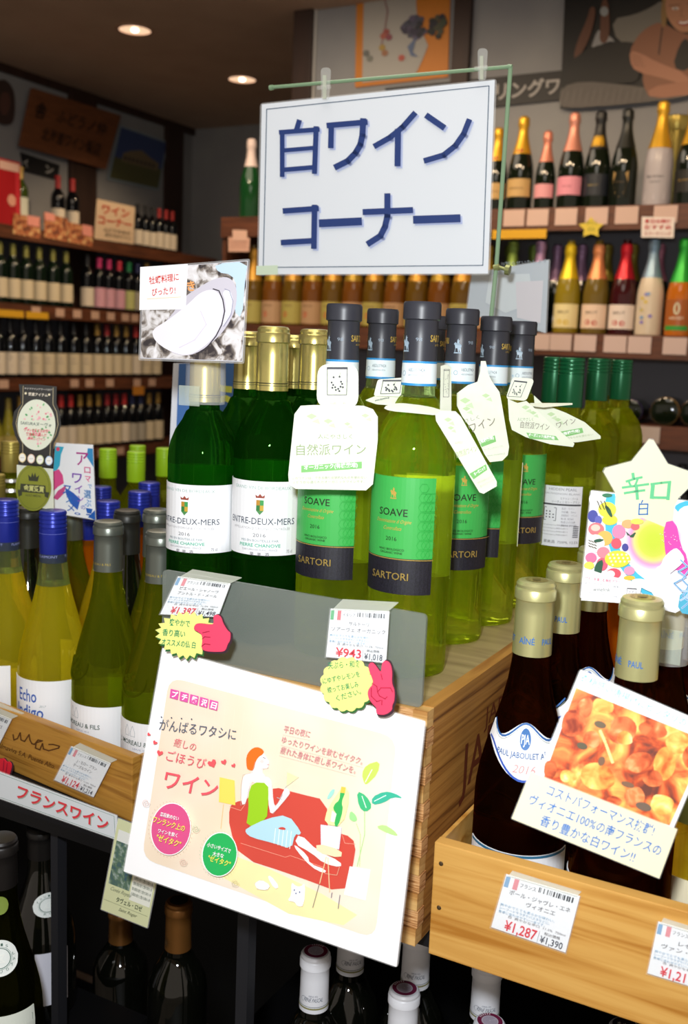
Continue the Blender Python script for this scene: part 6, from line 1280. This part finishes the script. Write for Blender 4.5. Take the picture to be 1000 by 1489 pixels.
# fried chicken card with caption strip
cp_ = Flat((-0.1564, 0.6817, 1.1324), (-0.164, 0.281, 0.287), .975)
CH = [(843, 972), (1040, 1057), (975, 1218), (766, 1160)]
r, iv = lam_card('fried_chicken_card', cp_, [(843, 972), (1042, 1058), (978, 1210), (770, 1150)], 'laminated photo card of fried chicken leaning on the dark bottles', 'card', mat('f2f0ee', .5), margin=.008, rr=.03)
FC = noise_mat('fried_chicken', [(.30, '6a3a30'), (.40, 'c4502c'), (.52, 'e88a4a'), (.64, 'f4c060'), (.8, 'fbe6a0')], (1, 1, 1), 62, 5, .35, dist=.9)
A = art_on(cp_, r, iv)
A.poly([(838, 998), (1028, 1078), (973, 1200), (786, 1142)], FC)
random.seed(11)
FC2 = noise_mat('fried_chicken_light', [(.30, 'c8602c'), (.45, 'eca04c'), (.6, 'f8d070'), (.75, 'fdeeb4')], (1, 1, 1), 85, 5, .35, dist=.6)
FC3 = noise_mat('fried_chicken_red', [(.30, '8c3420'), (.45, 'cc5c34'), (.6, 'e8824c'), (.75, 'f6b87c')], (1, 1, 1), 95, 5, .35, dist=.6)
def blob(x, y, rx, ry, a, m): A.poly(sm([(x+rx*random.uniform(.85, 1.15)*math.cos(k*.628)*math.cos(a)-ry*math.sin(k*.628)*math.sin(a), y+rx*math.cos(k*.628)*math.sin(a)+ry*random.uniform(.85, 1.15)*math.sin(k*.628)*math.cos(a)) for k in range(10)], 1), m)
for x, y, rx, ry, a, m in [(876, 1026, 17, 11, .3, FC2), (850, 1030, 12, 16, .2, FC3), (905, 1062, 21, 22, .2, FC3), (908, 1073, 12, 11, 0, FC2), (833, 1050, 18, 22, .5, FC3), (860, 1075, 13, 12, .4, FC3), (800, 1118, 11, 14, .2, FC3), (950, 1060, 22, 13, .3, FC3), (985, 1080, 18, 15, .4, FC2), (966, 1110, 16, 24, .1, FC2), (928, 1108, 20, 15, -.3, FC3), (868, 1128, 26, 20, .4, FC2), (825, 1128, 13, 10, .3, FC2), (948, 1132, 15, 13, .1, FC3), (922, 1158, 14, 15, .1, FC3), (962, 1168, 18, 15, .3, FC2), (893, 1164, 11, 7, .3, FC3), (1005, 1100, 14, 18, 0, FC3)]: blob(x, y, rx, ry, a, m)
for x, y, rx, ry, c in [(872, 1053, 9, 5, '6a5a44'), (846, 1084, 8, 5, '5c5440'), (912, 1140, 10, 4, '7c5a44'), (935, 1172, 12, 6, '6c5a4c'), (874, 1106, 5, 7, '7a5a44')]: A.disc(x, y, rx, ry, c, 12, .3)
A.line([(872, 1062), (880, 1080), (890, 1108)], 4, 'f4dc8c')
A.poly([(850, 976), (1038, 1057), (1030, 1078), (838, 1000)], 'f4f2f2')
A.text('衣穏感い唐揚げにピッタリのワイン', 842, 989, 1030, 1072, 12, '34bca4', .002)
A.done('printed_photo')
bn = Flat((-0.1564, 0.6817, 1.1324), (-0.164, 0.281, 0.287), .968)
r, iv, f = card('caption_strip', bn, [(771, 1122.5), (984, 1206), (958, 1277), (744, 1190)], 106, 36, 'cream caption strip with blue handwriting below the fried chicken photo', 'card', 'f4e8bc', lam=.6)
A = art_on(f, r, iv, .0004)
for s_, x0, x1, y in [('コストパフォーマンス抜群!', 15, 92, 25), ('ヴィオニエ100%の南フランスの', 6, 101, 14), ('香り豊かな白ワイン!!', 18, 86, 3.2)]: A.text(s_, x0, y, x1, y, 8, '1c6cbc', .014)
A.done('lettering')
